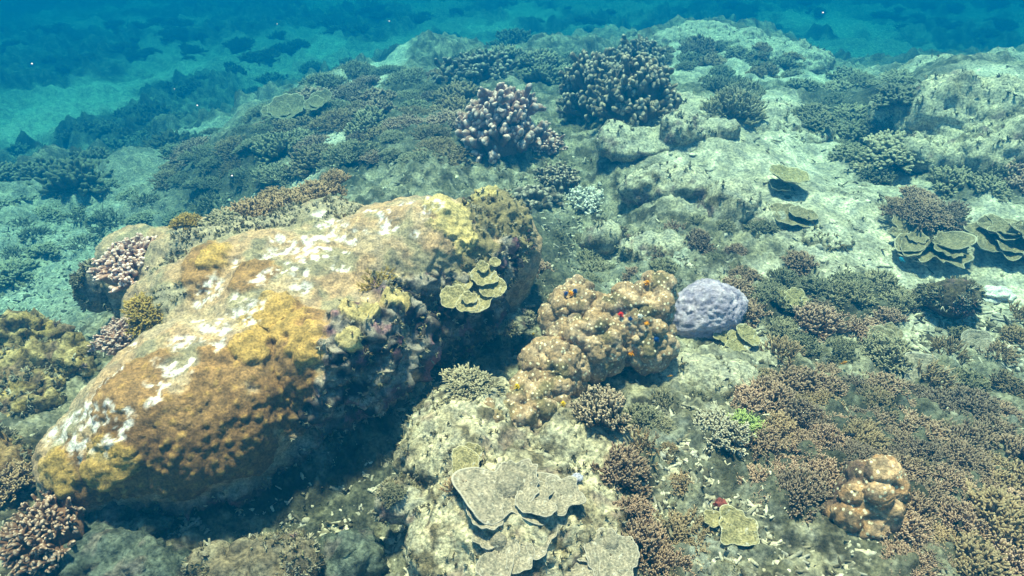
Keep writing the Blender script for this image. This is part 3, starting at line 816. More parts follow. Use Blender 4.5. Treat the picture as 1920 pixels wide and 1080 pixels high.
PROTO = {}
def proto(kind, k, p, size, Hh=None):
    me = me_t(kind, p); me.materials.append(None)
    st = None
    if Hh:
        st = stalk_mesh(900 + k, size / 2, Hh); st.materials.append(None)
    PROTO.setdefault(kind, []).append((me, st, size))
for k in range(3): proto('bush', k, acropora(300 + k, .10, .080, 150, 6, rad=.0042, tl=.018), .2, .08)
for k in range(3): proto('corymb', k, acropora(310 + k, .13, .060, 210, 6, rad=.0042, tl=.018), .26, .06)
for k in range(2): proto('thin', k, acropora(320 + k, .12, .09, 42, 4, rad=.0048, tl=.04, inner=.5), .24, .09)
proto('ball', 0, acropora(330, .095, .095, 270, 3, rad=.0042, tl=.010, inner=.5, sides=6), .19, .09)
for k in range(2): proto('cauliflower', k, fingers(340 + k, .11, .080, 150, .0062, .036, 4, .6, 7), .22)
for k in range(2): proto('finger', k, fingers(350 + k, .15, .12, 100, .013, .07, 4, .8), .30)
proto('lumps', 0, fingers(360, .14, .07, 60, .019, .05, 2, .8), .28)
for k in range(2): proto('tallfinger', k, fingers(355 + k, .15, .28, 170, .0125, .06, 4, .55), .34)
for k in range(3): proto('far_bush', k, acropora(370 + k, .10, .065, 150, 3, rad=.0068, tl=.016, inner=.35, sides=5), .2)

rr2 = np.random.default_rng(77)
def coral(kind, mat, px, py, size, label=None, group=None, name='branching_coral', cat='branching coral', k=None, parts=None, sq=1.0, lean=.35, yaw=None, sink=.12, q=None):
    """one colony, `size` photo pixels wide, where the photo shows its middle"""
    L = PROTO[kind]; me, st, s0 = L[int(rr2.integers(len(L))) if k is None else k]
    if q is None: q, nrm = cast(px, py)
    else: nrm = (0, 0, 1)
    s = m_px(q, size) / s0
    yaw = rr2.uniform(0, 6.28) if yaw is None else yaw
    q = np.array(q) - [0, 0, sink * s * .08]
    parts = (st is not None and size >= 85) if parts is None else parts
    if parts:
        root = empty(name)
        b_ = new('branches', me, None, root); obj_mat(b_, mat)
        c_ = new('base', st, None, root); obj_mat(c_, mat)
    else:
        root = new(name, me); obj_mat(root, mat)
    ax, ay = rr2.uniform(.86, 1.2, 2)
    nrm = np.array(nrm) + np.append(rr2.normal(0, .38, 2), 0)
    put(root, q, yaw, (s * ax, s * ay, s * sq * rr2.uniform(.85, 1.12)), nrm, lean)
    tag(root, label, cat, group)
    return root
def inpoly(x, y, poly):
    c = False; n = len(poly)
    for i in range(n):
        x1, y1 = poly[i]; x2, y2 = poly[(i + 1) % n]
        if (y1 > y) != (y2 > y) and x < (x2 - x1) * (y - y1) / (y2 - y1) + x1: c = not c
    return c
TAKEN = []
for px_, py_, s_ in [(1075, 570, .22), (1120, 600, .22), (1180, 590, .24), (1225, 560, .2), (1625, 925, .18), (1622, 965, .2), (1620, 1000, .2), (1790, 555, .2), (1382, 985, .16), (1735, 460, .3), (1320, 580, .3), (1345, 815, .2), (1400, 800, .16), (1385, 850, .12)]:
    q_ = ground(px_, py_); TAKEN.append((q_[0], q_[1], s_))
def scatter(poly, n, kinds, mats, size, label, group, space=.75, sandok=.5, tries=40, deep_only=False, flat=False, **kw):
    """n colonies spread over the ground a photo polygon covers; size in metres"""
    xs = [p[0] for p in poly]; ys = [p[1] for p in poly]
    done = 0
    for _ in range(n * tries):
        if done >= n: break
        px, py = rr2.uniform(min(xs), max(xs)), rr2.uniform(min(ys), max(ys))
        if not inpoly(px, py, poly): continue
        q = ground(px, py)
        if deep_only and float(Hb(q[0], q[1])) > -.55: continue
        if sandok < 1 and zone(np.array([[q[0], q[1], 0]]), SAND, 21)[0] > sandok: continue
        sz = rr2.uniform(*size)
        if any((q[0] - a) ** 2 + (q[1] - b) ** 2 < (space * (sz + c_) / 2) ** 2 for a, b, c_ in TAKEN): continue
        TAKEN.append((q[0], q[1], sz))
        coral(str(rr2.choice(kinds)), str(rr2.choice(mats)), px, py, sz * FPX / depth(q), label, group, q=q if flat else None, **kw)
        done += 1
    return done

BR = 'branching coral'
# ---- near and middle colonies seen one by one
coral('ball', 'acro_round', 1130, 775, 112, 'neat round cushion of branching coral with cream tips under the tan knobbly head', name='cushion_coral', lean=.2)
coral('bush', 'acro_gray', 1205, 790, 80, 'dim fuzzy branching coral in the shade right of the round cream tipped cushion')
coral('bush', 'acro_brown', 1165, 890, 92, 'brown pale tipped branching coral just right of the pale rock', sq=1.2)
coral('thin', 'acro_tan', 1205, 850, 80, 'thin loose branching coral between two brown bushes right of the pale rock')
coral('bush', 'acro_brown', 1190, 960, 80, 'brown branching coral beside the right end of the large grey plate')
coral('bush', 'acro_brown', 1200, 1020, 100, 'brown branching coral at the lower right corner of the grey plates')
coral('corymb', 'acro_tan', 1275, 1020, 130, 'wide tan branching coral left of the single cream rimmed saucer')
coral('bush', 'acro_brown', 1250, 1075, 110, 'brown branching coral cut by the lower edge, below the wide tan one')
coral('bush', 'acro_gray', 880, 725, 95, 'dark tangled bush coral on top of the pale rock, left of the knobbly head', sq=.55)
coral('thin', 'acro_tan', 865, 915, 60, 'small tan tuft coral on the pale rock, left of the large grey plate')
coral('bush', 'acro_gray', 738, 928, 42, 'small dull tuft on the broken rock chunk')
coral('bush', 'acro_gray', 1115, 508, 66, 'dark grey round bush coral in the gully above the knobbly head', q=ground(1115, 515))
coral('cauliflower', 'white_bush', 1096, 385, 74, 'small whitish bushy coral in the dark gully right of the boulder end', name='cauliflower_coral', cat='cauliflower coral', lean=.2, sq=1.2)
coral('cauliflower', 'acro_purple', 255, 475, 118, 'pink cauliflower coral on the back left edge of the boulder', name='cauliflower_coral', cat='cauliflower coral', sq=1.15, q=plane(258, 500, .27))
coral('cauliflower', 'acro_purple', 235, 632, 92, 'purplish cauliflower coral with pale tips beside the left ledge', name='cauliflower_coral', cat='cauliflower coral')
coral('bush', 'acro_yellow', 275, 588, 84, 'mustard yellow branching coral touching the purplish cauliflower coral', sq=.8)
coral('cauliflower', 'acro_rust', 90, 990, 150, 'pink and brown branching coral in the lower left corner below the boulder', name='cauliflower_coral', cat='cauliflower coral', sq=1.2, q=plane(95, 1000, .04))
coral('bush', 'acro_tan', 15, 905, 90, 'tan branching coral at the left edge beside the near end of the boulder')
coral('bush', 'acro_yellow', 350, 418, 55, 'small cream branching tuft behind the boulder, right of the pink cauliflower', sq=.7)
coral('thin', 'acro_yellow', 712, 535, 60, 'little yellow star shaped coral on the boulder flank', sq=.5, lean=.8)
coral('cauliflower', 'acro_tan', 855, 305, 80, 'small tan cauliflower coral behind the far end of the boulder', name='cauliflower_coral', cat='cauliflower coral', sq=.7)
for px, py, s in [(470, 390, 90), (540, 378, 100), (590, 355, 85), (625, 335, 70), (510, 360, 70)]:
    coral('bush', 'acro_tan', px, py, s, 'tan bushy coral in the row just behind the boulder crest', 'tan corals behind the boulder crest', sq=.8, q=plane(px, py + 14, .36))
# pale green topped colony and the brown ones it touches
coral('bush', 'acro_white', 1345, 815, 100, 'whitish branching coral with bleached tips at the left end of the brown thicket', sq=.8)
coral('bush', 'acro_green', 1397, 806, 72, 'small lime green branching coral beside the bleached one', sq=1.0)

# finger corals
for px, py, s, m, lab, sq in [
    (940, 245, 140, 'finger', 'tall pink finger coral with pale rounded tips behind the far end of the boulder', 1.55),
    (1008, 262, 78, 'finger', 'pink finger coral joined to the right side of the tall pink one', 1.1),
    (1045, 325, 72, 'finger_dull', 'dull pink finger coral low in the gully below the tall pink one', 1.0),
    (1190, 190, 130, 'finger_dull', 'brown finger coral at the left foot of the middle sand mound', 1.5),
    (1120, 180, 120, 'finger_dull', 'brown finger coral between the tall pink one and the sand mound', 1.3),
    (1195, 130, 100, 'finger_dull', 'brown finger coral topmost of the dark stack by the sand mound', 1.3),
    (895, 125, 110, 'finger_dull', 'cream lumpy finger coral at the far edge of the reef, above the tall pink one', .9)]:
    coral('tallfinger' if sq > 1.2 else 'finger', m, px, py + s * .25, s * (1.12 if sq > 1.2 else 1), lab, name='finger_coral', cat='finger coral', sq=min(sq, 1.1), lean=.15)
coral('lumps', 'finger_dull', 1010, 380, 90, 'dim knobbly finger coral in the shadow right of the boulder end', name='finger_coral', cat='finger coral')

# plate corals: thing > plate
def plates(label, L, mat, name='plate_coral', cat='plate coral', tilt=(.35, 0), group=None, stem=True, ruf=1.0):
    """L: pixel x, y, width px, lift m, cup, lobes"""
    q0, n0 = cast(L[0][0], L[0][1])
    root = empty(name, q0)
    for k, (px, py, wd, lift, cup, lb) in enumerate(L):
        p = plane(px, py, q0[2] + lift * {'plate_grey': .4, 'plate_olive': 1.0}.get(mat, .6))
        r_ = m_px(p, wd) / 2
        V, q, t, tt = plate(int(px * 7 + py), r_, cup, ruf * (.05 + .05 * lb) * .8, lb * .45 * ruf, waves=4 + k % 3, na_=96 if wd < 90 else 160)
        o = new('plate', mesh('plate', V, q, attrs={'t': tt}), M[mat], root, p - q0)
        o.rotation_euler = (tilt[0] + rr2.normal(0, .08), tilt[1] + rr2.normal(0, .1), rr2.uniform(0, 6.28) * 0)
    if stem:
        v, f = ICO[2]; rs = m_px(q0, L[0][2]) * .22
        o = new('stem', mesh('stem', v * [rs, rs, .05], None, f, attrs={'t': np.zeros(len(v))}), M[mat], root, (0, .02, -.01))
    tag(root, label, cat, group)
    return root
q0 = cast(885, 555)[0]
plates('cluster of olive yellow saucer corals jutting from the boulder flank', [(890, 545, 100, .03, .15, .25), (908, 518, 52, .07, .2, .2), (850, 558, 52, .05, .2, .25), (878, 572, 46, .06, .2, .2), (862, 532, 56, .045, .2, .2), (925, 540, 50, .05, .15, .2), (880, 560, 30, .075, .3, .2)], 'plate_olive', tilt=(.30, -.08))
plates('trio of tiny olive saucers above the larger saucer cluster on the boulder', [(905, 500, 24, .03, .2, .15), (928, 492, 22, .04, .2, .15), (882, 476, 26, .02, .2, .15)], 'plate_olive')
plates('large overlapping grey plate coral spread over the pale rock', [(955, 925, 160, .03, .04, .5), (1005, 938, 80, .045, .08, .4), (908, 945, 90, .032, .04, .4), (1052, 928, 80, .02, .08, .5), (965, 905, 100, .036, .06, .5)], 'plate_grey', tilt=(.06, .02))
plates('grey ruffled plate coral at the lower edge below the large grey plate', [(935, 1035, 95, .03, .1, .4), (1005, 1005, 76, .045, .12, .3), (915, 1005, 56, .04, .1, .3), (975, 1045, 60, .04, .1, .3)], 'plate_grey', tilt=(.06, 0))
plates('grey ruffled plate coral with a broad lobe at the lower edge, right of the other', [(1145, 1040, 105, .055, .06, .35), (1090, 1010, 110, .03, .08, .35), (1082, 972, 70, .035, .12, .3), (1075, 1065, 100, .02, .1, .35), (1070, 945, 46, .03, .2, .3), (1125, 1000, 60, .05, .1, .3)], 'plate_grey', tilt=(.06, 0))
plates('single cream rimmed saucer coral on the dark rubble at lower right', [(1382, 990, 74, .04, .12, .38), (1335, 972, 34, .025, .15, .3)], 'plate_olive', tilt=(.15, .1))
plates('small stack of cream saucers below the lavender dome', [(1382, 642, 46, .03, .12, .3), (1402, 628, 42, .05, .15, .3), (1358, 632, 36, .03, .2, .3), (1375, 655, 36, .015, .1, .3)], 'plate_olive')
plates('stacked olive plates right of the branching corals beyond the lavender dome', [(1655, 640, 60, .04, .15, .3), (1670, 625, 40, .06, .2, .3), (1640, 633, 40, .05, .2, .3), (1660, 650, 40, .02, .15, .3)], 'plate_dim')
plates('large cup coral standing on the sandy slope of the middle mound', [(1477, 335, 80, .05, .28, .2), (1462, 350, 44, .02, .2, .3)], 'plate_olive', tilt=(.12, .05))
plates('tiered ruffled plate coral on the sand at right', [(1745, 470, 110, .03, .12, .4), (1712, 455, 70, .06, .2, .4), (1778, 462, 70, .07, .2, .4), (1740, 452, 90, .08, .2, .4), (1700, 435, 60, .10, .2, .4)], 'plate_dim', ruf=1.6, tilt=(.12, 0))
for px, py, s in [(1735, 400, 90), (1690, 395, 80), (1770, 410, 80), (1730, 375, 80)]:
    coral('corymb', 'acro_brown', px, py, s, 'brown coral growing on the mound behind the ruffled plates at right', 'brown corals behind the ruffled plates', sq=.7)
plates('broad ruffled plate coral with cream rims at the right edge', [(1880, 450, 120, .06, .15, .35), (1900, 435, 90, .10, .2, .35), (1910, 465, 80, .04, .2, .35), (1870, 430, 60, .12, .3, .4), (1930, 440, 70, .13, .3, .4)], 'plate_dim', ruf=1.6, tilt=(.12, 0))
plates('grey dish coral on the sand right of the branching thicket', [(1735, 705, 95, .03, .15, .25)], 'plate_grey')
plates('grey dish coral near the right edge above the grey dish', [(1830, 645, 60, .03, .15, .25), (1850, 655, 40, .04, .15, .25)], 'plate_grey')
plates('olive plates tucked in the outcrop left of the sandy fork', [(1480, 405, 76, .03, .12, .35), (1505, 402, 50, .05, .15, .35)], 'plate_dim', tilt=(.1, .05))
plates('pale round plate corals at the far left of the coral field', [(540, 205, 70, .16, .25, .25), (520, 210, 50, .14, .25, .25)], 'plate_dim')
plates('pale cup plate right of the round plates in the coral field', [(603, 190, 46, .2, .35, .25), (590, 198, 40, .17, .3, .25)], 'plate_dim')
plates('bleached fragment of plate coral left of the stacked olive plates', [(1490, 560, 44, .04, .2, .4), (1468, 555, 26, .04, .2, .4)], 'plate_olive')
plates('yellow green crust plate on the pale rock above the large grey plate', [(872, 868, 60, .02, .08, .4), (885, 850, 40, .02, .1, .4)], 'plate_olive', stem=False)

# ---- thickets and fields
TAN = ['acro_brown', 'acro_brown', 'acro_tan']
n1 = scatter([(1400, 740), (1500, 700), (1640, 720), (1800, 760), (1925, 790), (1925, 1085), (1700, 1085), (1680, 960), (1560, 960), (1440, 950), (1380, 850)], 66, ['corymb', 'bush', 'corymb'], ['acro_brown', 'acro_brown', 'acro_brown', 'acro_tan'], (.13, .25),
        'brown pale tipped branching coral in the dense thicket at lower right', 'brown thicket at lower right', space=.52, sandok=.9, tries=80, flat=True)
n2 = scatter([(1400, 500), (1560, 490), (1720, 520), (1740, 620), (1640, 690), (1420, 640), (1380, 560)], 34, ['corymb', 'bush'], ['acro_gray', 'acro_gray', 'acro_brown'], (.14, .22),
        'grey brown branching coral in the patch right of the lavender dome', 'grey brown corals beyond the lavender dome', space=.66, sandok=.35, tries=60)
n3 = scatter([(1420, 640), (1560, 640), (1700, 680), (1900, 720), (1900, 770), (1640, 730), (1480, 700), (1400, 700)], 18, ['thin', 'bush'], ['acro_tan', 'acro_gray'], (.12, .18),
        'thin loose branching coral on the pale ground above the brown thicket', 'loose corals above the brown thicket', space=.8, sandok=.5)
n4 = scatter([(560, 170), (700, 130), (860, 150), (860, 300), (640, 320), (420, 350), (300, 350), (330, 270), (470, 230)], 70, ['corymb', 'corymb', 'far_bush'], ['acro_gray', 'acro_gray', 'acro_tan', 'acro_brown'], (.20, .42),
        'grey green bushy coral in the field behind the boulder', 'coral field behind the boulder', space=.66, tries=60, sq=.9)
n5 = scatter([(0, 340), (280, 340), (420, 360), (420, 430), (200, 430), (150, 480), (0, 520)], 22, ['far_bush', 'thin'], ['acro_gray'], (.18, .34),
        'dim bushy coral on the slope left of the boulder', 'slope corals left of the boulder', space=.9, sq=.7)
n6 = scatter([(1080, 110), (1240, 90), (1240, 140), (1060, 160), (960, 130), (880, 140), (860, 110)], 22, ['far_bush', 'corymb'], ['acro_gray'], (.24, .4),
        'dim bushy coral along the far reef edge beyond the finger corals', 'corals along the far reef edge', space=.7)
n7 = scatter([(1490, 130), (1700, 150), (1700, 300), (1620, 330), (1540, 280), (1500, 190)], 34, ['far_bush', 'far_bush', 'corymb'], ['acro_gray'], (.24, .40),
        'dark grey bushy coral in the hollow between the two sandy mounds', 'dark corals between the sandy mounds', space=.66, sandok=.6, sq=.7)
n8 = scatter([(1330, 150), (1420, 160), (1420, 220), (1330, 230)], 6, ['bush'], ['acro_gray'], (.25, .36), 'bushy coral on the crown of the middle sand mound', 'corals on the middle mound', space=.7, sandok=2)
n9 = scatter([(1000, 440), (1080, 450), (1420, 400), (1480, 470), (1420, 520), (1280, 500), (1120, 560), (960, 560)], 20, ['thin', 'bush'], ['acro_gray', 'acro_brown'], (.10, .17),
        'small dark bush coral in the gully right of the boulder', 'small corals in the gully', space=1.0, sandok=.25, flat=True)
n10 = scatter([(1600, 320), (1700, 340), (1920, 330), (1920, 370), (1760, 360), (1640, 360)], 11, ['bush', 'far_bush'], ['acro_gray', 'acro_brown'], (.2, .3), 'dark bushy coral at the foot of the craggy rock', 'corals below the craggy rock', space=.7, sandok=.5)
n11 = scatter([(1760, 640), (1925, 600), (1925, 780), (1800, 740)], 12, ['thin', 'bush'], ['acro_tan', 'acro_gray'], (.1, .18), 'small branching coral on the pale rubble near the right edge', 'small corals near the right edge', space=.9, sandok=2)
n12 = scatter([(1250, 85), (1480, 95), (1500, 150), (1330, 150), (1240, 120)], 20, ['far_bush'], ['acro_gray', 'acro_tan'], (.16, .28), 'small bushy coral on the far pale rock crest', 'corals on the far crest', space=.8, sandok=2)
# the far slope's clumps read as one mass: a single object
fv = [acropora(390 + k, .10, .06, 60, 2, rad=.0085, tl=.018, inner=.35, sides=4) for k in range(3)]
poly = [(-60, 60), (700, 20), (1250, 5), (1980, 5), (1980, 90), (1500, 80), (1200, 80), (860, 110), (620, 170), (460, 260), (280, 360), (-60, 460)]
parts_, n13 = [], 0
for _ in range(6000):
    if n13 >= 170: break
    px, py = rr2.uniform(-60, 1980), rr2.uniform(5, 460)
    if not inpoly(px, py, poly): continue
    q = ground(px, py)
    if float(Hb(q[0], q[1])) > -.6: continue
    Pq = np.array([[q[0], q[1], 0.0]])
    if zone(Pq, FARSAND, 62)[0] > .3 or fbm(Pq, .9, 4, 64)[0] < -.1: continue
    s_ = rr2.uniform(1.2, 3.0); a_ = rr2.uniform(0, 6.28)
    v_, q_, t_, tt_ = fv[n13 % 3]
    parts_.append(((v_ * [s_ * rr2.uniform(.8, 1.3), s_, s_ * .85]) @ rotz(a_).T + q, q_, t_, tt_ * rr2.uniform(.3, 1))); n13 += 1
Vf, qf, tf, ttf = join(parts_)
tag(new('far_corals', mesh('far_corals', Vf, qf, tf, attrs={'t': ttf}), M['acro_gray']), kind='stuff')
n15 = scatter([(1230, 760), (1300, 740), (1380, 900), (1340, 950), (1430, 1080), (1330, 1080), (1260, 950)], 8, ['thin', 'bush'], ['acro_gray', 'acro_tan'], (.06, .12), 'little branching coral on the rubble left of the brown thicket', 'little corals on the rubble', space=1.1)
print('SCATTER', n1, n2, n3, n4, n5, n6, n7, n8, n9, n10, n11, n12, n13, n15)

# ---- coral rubble: uncountable
g = np.random.default_rng(500)
NB = 24000
th_ = g.uniform(-.95, .95, NB * 2); r_ = .95 * np.exp(g.uniform(0, 1, NB * 2) ** 1.1 * 1.75)
x, y = r_ * np.sin(th_), r_ * np.cos(th_)
PP = np.stack([x, y, 0 * x], -1)
keep = g.uniform(0, 1, len(x)) > .88 * zone(PP, SAND, 21)
keep &= fbm(PP, 3, 3, 502) + .35 * zone(PP, RUBB, 25) > -.22
x, y = x[keep][:NB], y[keep][:NB]
ex, ey = [], []
for cx, cy, rx, ry in RUBB + [wellipse(1290, 940, 70, 90), wellipse(1400, 930, 60, 60), wellipse(640, 960, 110, 80)]:
    k = int(min(1600, 5200 * rx * ry + 300)); a = g.uniform(0, 6.28, k); s = np.sqrt(g.uniform(0, 1.3, k))
    ex.append(cx + rx * s * np.cos(a)); ey.append(cy + ry * s * np.sin(a))
ex = np.concatenate(ex); ey = np.concatenate(ey); o_ = g.permutation(len(x) + len(ex))
x = np.concatenate([x, ex])[o_]; y = np.concatenate([y, ey])[o_]
z = H(x, y); n = len(x)
tone = np.array([[.50, .47, .39], [.40, .37, .28], [.20, .18, .13], [.52, .49, .38], [.09, .08, .055]])
half = n // 2
# sticks
a = g.uniform(0, 6.28, half); L = g.uniform(.016, .05, half) * (1 + .15 * np.hypot(x[:half], y[:half]))
d = np.stack([np.cos(a), np.sin(a), g.normal(0, .35, half)], -1)
u = np.array([-.5, 0, .5])
C = np.stack([x[:half], y[:half], z[:half] + .008], -1)[:, None] + d[:, None] * L[:, None, None] * u[None, :, None]
C[:, 1] += g.normal(0, .003, (half, 3))
P1 = tubes(C, np.array([.9, 1, .6])[None] * g.uniform(.0026, .0062, (half, 1)), 5)
c1 = tone[g.integers(0, 5, half)] * g.uniform(.7, 1.2, (half, 1))
c1v = np.concatenate([np.repeat(c1, 15, 0), c1])
# chips
v, f = ICO[1]
m_ = n - half
sc = g.uniform(.006, .022, (m_, 1, 1)) * g.uniform(.35, 1.2, (m_, 1, 3))
W = v[None] * sc * (1 + g.normal(0, .16, (m_, len(v), 1)))
aa = g.uniform(0, 6.28, m_); ca, sa = np.cos(aa)[:, None], np.sin(aa)[:, None]
W = np.stack([W[..., 0] * ca - W[..., 1] * sa, W[..., 0] * sa + W[..., 1] * ca, W[..., 2] * .6], -1)
W = W + np.stack([x[half:], y[half:], z[half:] + .006], -1)[:, None]
c2 = tone[g.integers(0, 5, m_)] * g.uniform(.7, 1.2, (m_, 1))
F2 = (f[None] + (np.arange(m_) * len(v))[:, None, None]).reshape(-1, 3)
P2 = (W.reshape(-1, 3), None, F2, np.zeros(m_ * len(v)))
V, q, t, _ = join([P1, P2])
tag(new('coral_rubble', mesh('coral_rubble', V, q, t, col=np.concatenate([c1v, np.repeat(c2, len(v), 0)]), smooth=True), M['rubble']), kind='stuff')

# ---- short algae turf and encrusting bits over bed and rocks: uncountable
g = np.random.default_rng(700)
NT = 11000
th_ = g.uniform(-.95, .95, NT * 2); r_ = .95 * np.exp(g.uniform(0, 1, NT * 2) * 1.7)
x, y = r_ * np.sin(th_), r_ * np.cos(th_)
PP = np.stack([x, y, 0 * x], -1)
keep = (g.uniform(0, 1, len(x)) > .95 * zone(PP, SAND, 21)) & (fbm(PP, 4, 3, 702) > -.05)
x, y = x[keep][:NT], y[keep][:NT]
base = [np.stack([x, y, H(x, y) + .004], -1)]; nrm_ = [np.tile([0, 0, 1.0], (len(x), 1))]
for sd__, mt_, V_, N_ in SURF:
    if mt_ != 'rock': continue
    vis = np.nonzero((N_[:, 2] > -.2) & (fbm(V_, 9, 3, 703) > -.05))[0]
    k = min(len(vis), int((300 + len(V_) * .018) * (.2 if sd__ else 1))); i_ = g.choice(vis, k, replace=False)
    base.append(V_[i_]); nrm_.append(N_[i_])
vis = np.nonzero((flank > .4) | (olive > .5))[0]; i_ = g.choice(vis, 3000, replace=False)
base.append(BV[i_]); nrm_.append(BN[i_])
vis = np.nonzero((strip > .4) & (white < .2))[0]; i_ = g.choice(vis, 500, replace=False)
base.append(BV[i_] - BN[i_] * .004); nrm_.append(BN[i_])
base = np.concatenate(base); nrm_ = np.concatenate(nrm_); nt_ = len(base)
far_ = np.clip(np.linalg.norm(base - [0, 0, CAM_H], axis=1) / 2.2, .8, 1.4)
sz = g.uniform(.005, .013, nt_) * far_
nb = 5
d = nrm_[:, None] * .8 + g.normal(0, .75, (nt_, nb, 3)); d /= np.linalg.norm(d, axis=2, keepdims=True)
u = np.array([0, .6, 1.0])[None, None, :, None]
C = base[:, None, None] + d[:, :, None] * (sz[:, None, None, None] * u) + nrm_[:, None, None] * (sz[:, None, None, None] * u ** 2 * .3)
Rr_ = np.array([1.2, 1.0, .6])[None, None] * (sz * .17)[:, None, None] * g.uniform(.7, 1.3, (nt_, nb, 1))
Pt = tubes(C.reshape(-1, 3, 3), Rr_.reshape(-1, 3), 4)
pal = np.array([[.16, .12, .07], [.22, .20, .12], [.34, .31, .22], [.10, .085, .055], [.40, .37, .29], [.20, .13, .12]])
ct = pal[((fbm(base, 6, 3, 705) + g.normal(0, .35, nt_)) * 2.4 + 2.6).clip(0, 5.9).astype(int)] * g.uniform(.7, 1.25, (nt_, 1))
cb = np.repeat(ct, nb, 0)
tag(new('algae_turf', mesh('algae_turf', Pt[0], Pt[1], Pt[2], col=np.concatenate([np.repeat(cb, 12, 0), cb])), M['rubble']), kind='stuff')

# ---- Christmas tree worms on the knobbly head
def worm_mesh():
    K, n = 7, 26
    C, Rd = [], []
    for i in range(n):
        f = i / n; z = .002 + .009 * f; r = .0075 * (1 - .75 * f); p = i * 1.7
        C.append([[r * s * math.cos(p), r * s * math.sin(p), z + .002 * s] for s in np.linspace(0, 1, 4)]); Rd.append([.0012, .0012, .001, .0006])
    return tubes(np.array(C), np.array(Rd), 4)
wm = me_t('tube_worm', worm_mesh()); wm.materials.append(None)
for px, py, c, lab in [
    (1073, 555, 'orange', 'orange feathery worm on the left horn of the knobbly head'), (1058, 552, 'blue', 'dark blue feathery worm left of the orange one on the left horn'),
    (1079, 548, 'blue', 'dark blue feathery worm right above the orange one on the left horn'), (1210, 534, 'orange', 'orange feathery worm on the topmost knob of the right horn'),
    (1164, 592, 'red', 'bright red feathery worm in the middle of the knobbly head'), (1182, 596, 'blue', 'blue feathery worm right beside the bright red one'),
    (1213, 607, 'orange', 'orange feathery worm right of the blue one by the red worm'), (1204, 596, 'white', 'white feathery worm above the orange one on the right side'),
    (1232, 637, 'blue', 'dark blue feathery worm low on the right side of the knobbly head'), (1188, 662, 'orange', 'orange feathery worm low on the right lobe above the shadow'),
    (1000, 632, 'yellow', 'yellow feathery worm on the left side of the knobbly head'), (945, 692, 'yellow', 'yellow feathery worm on the far left tip of the knobbly head'),
    (963, 663, 'red', 'red feathery worm just above the far left yellow one'), (970, 730, 'yellow', 'yellow feathery worm at the foot of the knobbly head'),
    (1056, 761, 'yellow', 'yellow feathery worm near the round cream tipped cushion')]:
    q, nrm = cast(px, py)
    o = new('tube_worm', wm); obj_mat(o, 'worm_' + c)
    put(o, q, rr2.uniform(0, 6), rr2.uniform(1.3, 1.8), nrm, .8)
    tag(o, lab, 'tube worm', 'feathery worms on the knobbly head')

# ---- little reef fish: body > tail fin, dorsal fin, eyes
def fish(px, py, L, mat, label, yaw, lift=.05):
    q, _ = cast(px, py)
    q = q + (np.array([0, 0, CAM_H]) - q) * (lift / CAM_H)
    v, f = ICO[3]
    B = v * [.5, .11, .23]; B[:, 2] *= np.where(B[:, 0] < 0, 1 - .75 * np.abs(v[:, 0]) ** 1.5, 1); B[:, 1] *= np.where(B[:, 0] < 0, 1 - .6 * np.abs(v[:, 0]), 1)
    root = new('reef_fish', mesh('reef_fish', B * L, None, f), M[mat], loc=q)
    def fin(name, pts, y=0):
        p = np.array([(a, s, b) for s in (-.012, .012) for a, b in pts]) * L; k = len(pts)
        fr = [(0, i, i + 1) for i in range(1, k - 1)]; bk = [(k, k + i + 1, k + i) for i in range(1, k - 1)]
        sd_ = [(i, (i + 1) % k, k + (i + 1) % k, k + i) for i in range(k)]
        new(name, mesh(name, p, np.array(sd_), np.array(fr + bk), smooth=False), M[mat], root)
    fin('tail_fin', [(-.42, 0), (-.72, .2), (-.64, 0), (-.72, -.2)])
    fin('dorsal_fin', [(.2, .17), (.05, .33), (-.3, .22), (-.34, .06)])
    for s in (-1, 1):
        new('eye', mesh('eye', ICO[1][0] * .035 * L + np.array([.33, .07 * s, .05]) * L, None, ICO[1][1]), M['eye'], root)
    root.rotation_euler = (0, 0, yaw)
    tag(root, label, 'fish', 'little reef fish')
fish(1582, 682, .030, 'fish_orange', 'tiny orange fish over the loose corals above the brown thicket', .3)
fish(1592, 817, .040, 'fish_dark', 'small dark fish swimming over the brown thicket', .1)
fish(1362, 712, .022, 'fish_dark', 'tiny dark fish over the pale dusty boulder below the lavender dome', .4)
fish(1257, 705, .016, 'fish_orange', 'tiny yellow orange fish just below the knobbly head', .2)
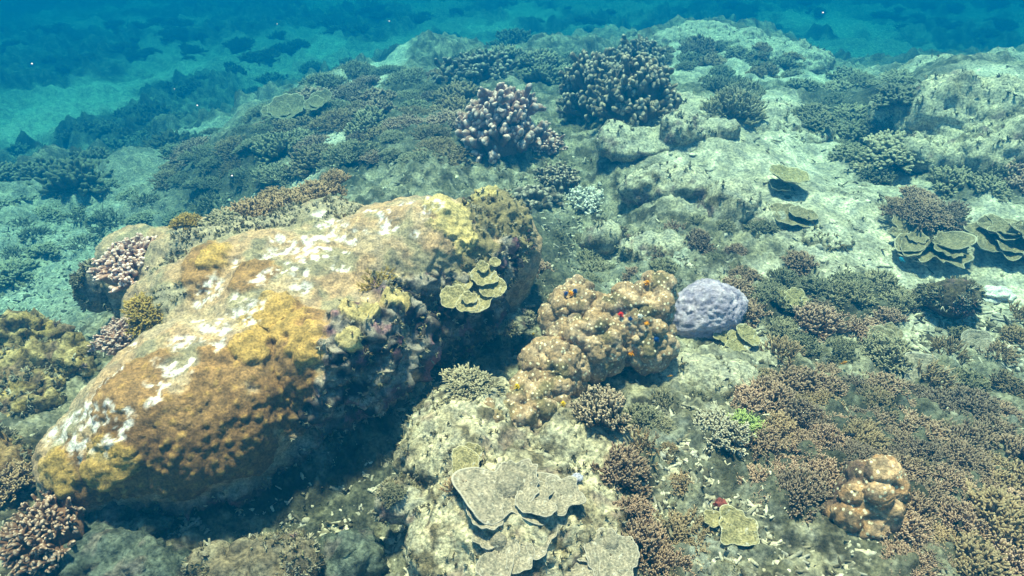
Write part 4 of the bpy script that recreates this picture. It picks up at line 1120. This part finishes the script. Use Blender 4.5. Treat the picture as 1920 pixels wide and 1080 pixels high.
fish(1690, 488, .035, 'fish_blue', 'small teal blue fish sheltering at the tiered plate coral', 1.8)
# ---- odd small things
v, f = ICO[3]
q, _ = cast(1082, 899)
o = new('sea_shell', mesh('sea_shell', v * [.018, .013, .009] * (1 + .12 * np.sin(v[:, :1] * 14)), None, f, col=np.tile([.55, .54, .66], (len(v), 1))), M['crust'], loc=q + [0, 0, .008]); o.rotation_euler = (.2, .3, .5)
tag(o, 'pale lavender shell beside the large grey plate coral', 'shell')
q, _ = cast(1350, 955)
o = new('sea_sponge', mesh('sea_sponge', v * [.022, .02, .02] * (1 + fbm(v, 2.2, 3, 5)[:, None] * .3), None, f, col=np.tile([.26, .07, .06], (len(v), 1))), M['crust'], loc=q + [0, 0, .01])
tag(o, 'dull red sponge just above the single cream rimmed saucer', 'sponge')
q, _ = cast(1500, 628)
o = new('dead_coral', mesh('dead_coral', v * [.03, .025, .022] * (1 + fbm(v, 2.2, 3, 8)[:, None] * .35), None, f, col=np.tile([.7, .69, .62], (len(v), 1))), M['crust'], loc=q + [0, 0, .01])
tag(o, 'bright white lump of dead coral below the grey brown patch', 'dead coral')
q, _ = cast(1860, 555)
o = new('dead_coral', mesh('dead_coral', v * [.08, .05, .03] * (1 + fbm(v, 2.2, 4, 9)[:, None] * .4), None, f, col=np.tile([.75, .74, .68], (len(v), 1))), M['crust'], loc=q + [0, 0, .01])
tag(o, 'bleached white rubble lump right of the dark round boulder', 'dead coral')
# specks drifting in the water
g = np.random.default_rng(60)
Pts = []
v, f = ICO[1]
for px, py, dd in [(730, 40, 1.5), (520, 45, 1.6), (327, 167, 1.8), (435, 330, 1.4), (1543, 24, 1.6), (370, 198, 1.5), (60, 120, 1.7), (985, 200, 1.5), (690, 560, 1.2), (1120, 260, 1.6)]:
    Pts.append((v * g.uniform(.0011, .0019) + np.array([0, 0, CAM_H]) + ray(px, py) * dd, None, f, np.zeros(len(v))))
V, q, t, _ = join(Pts)
tag(new('floating_specks', mesh('floating_specks', V, None, t), M['speck']), kind='stuff')
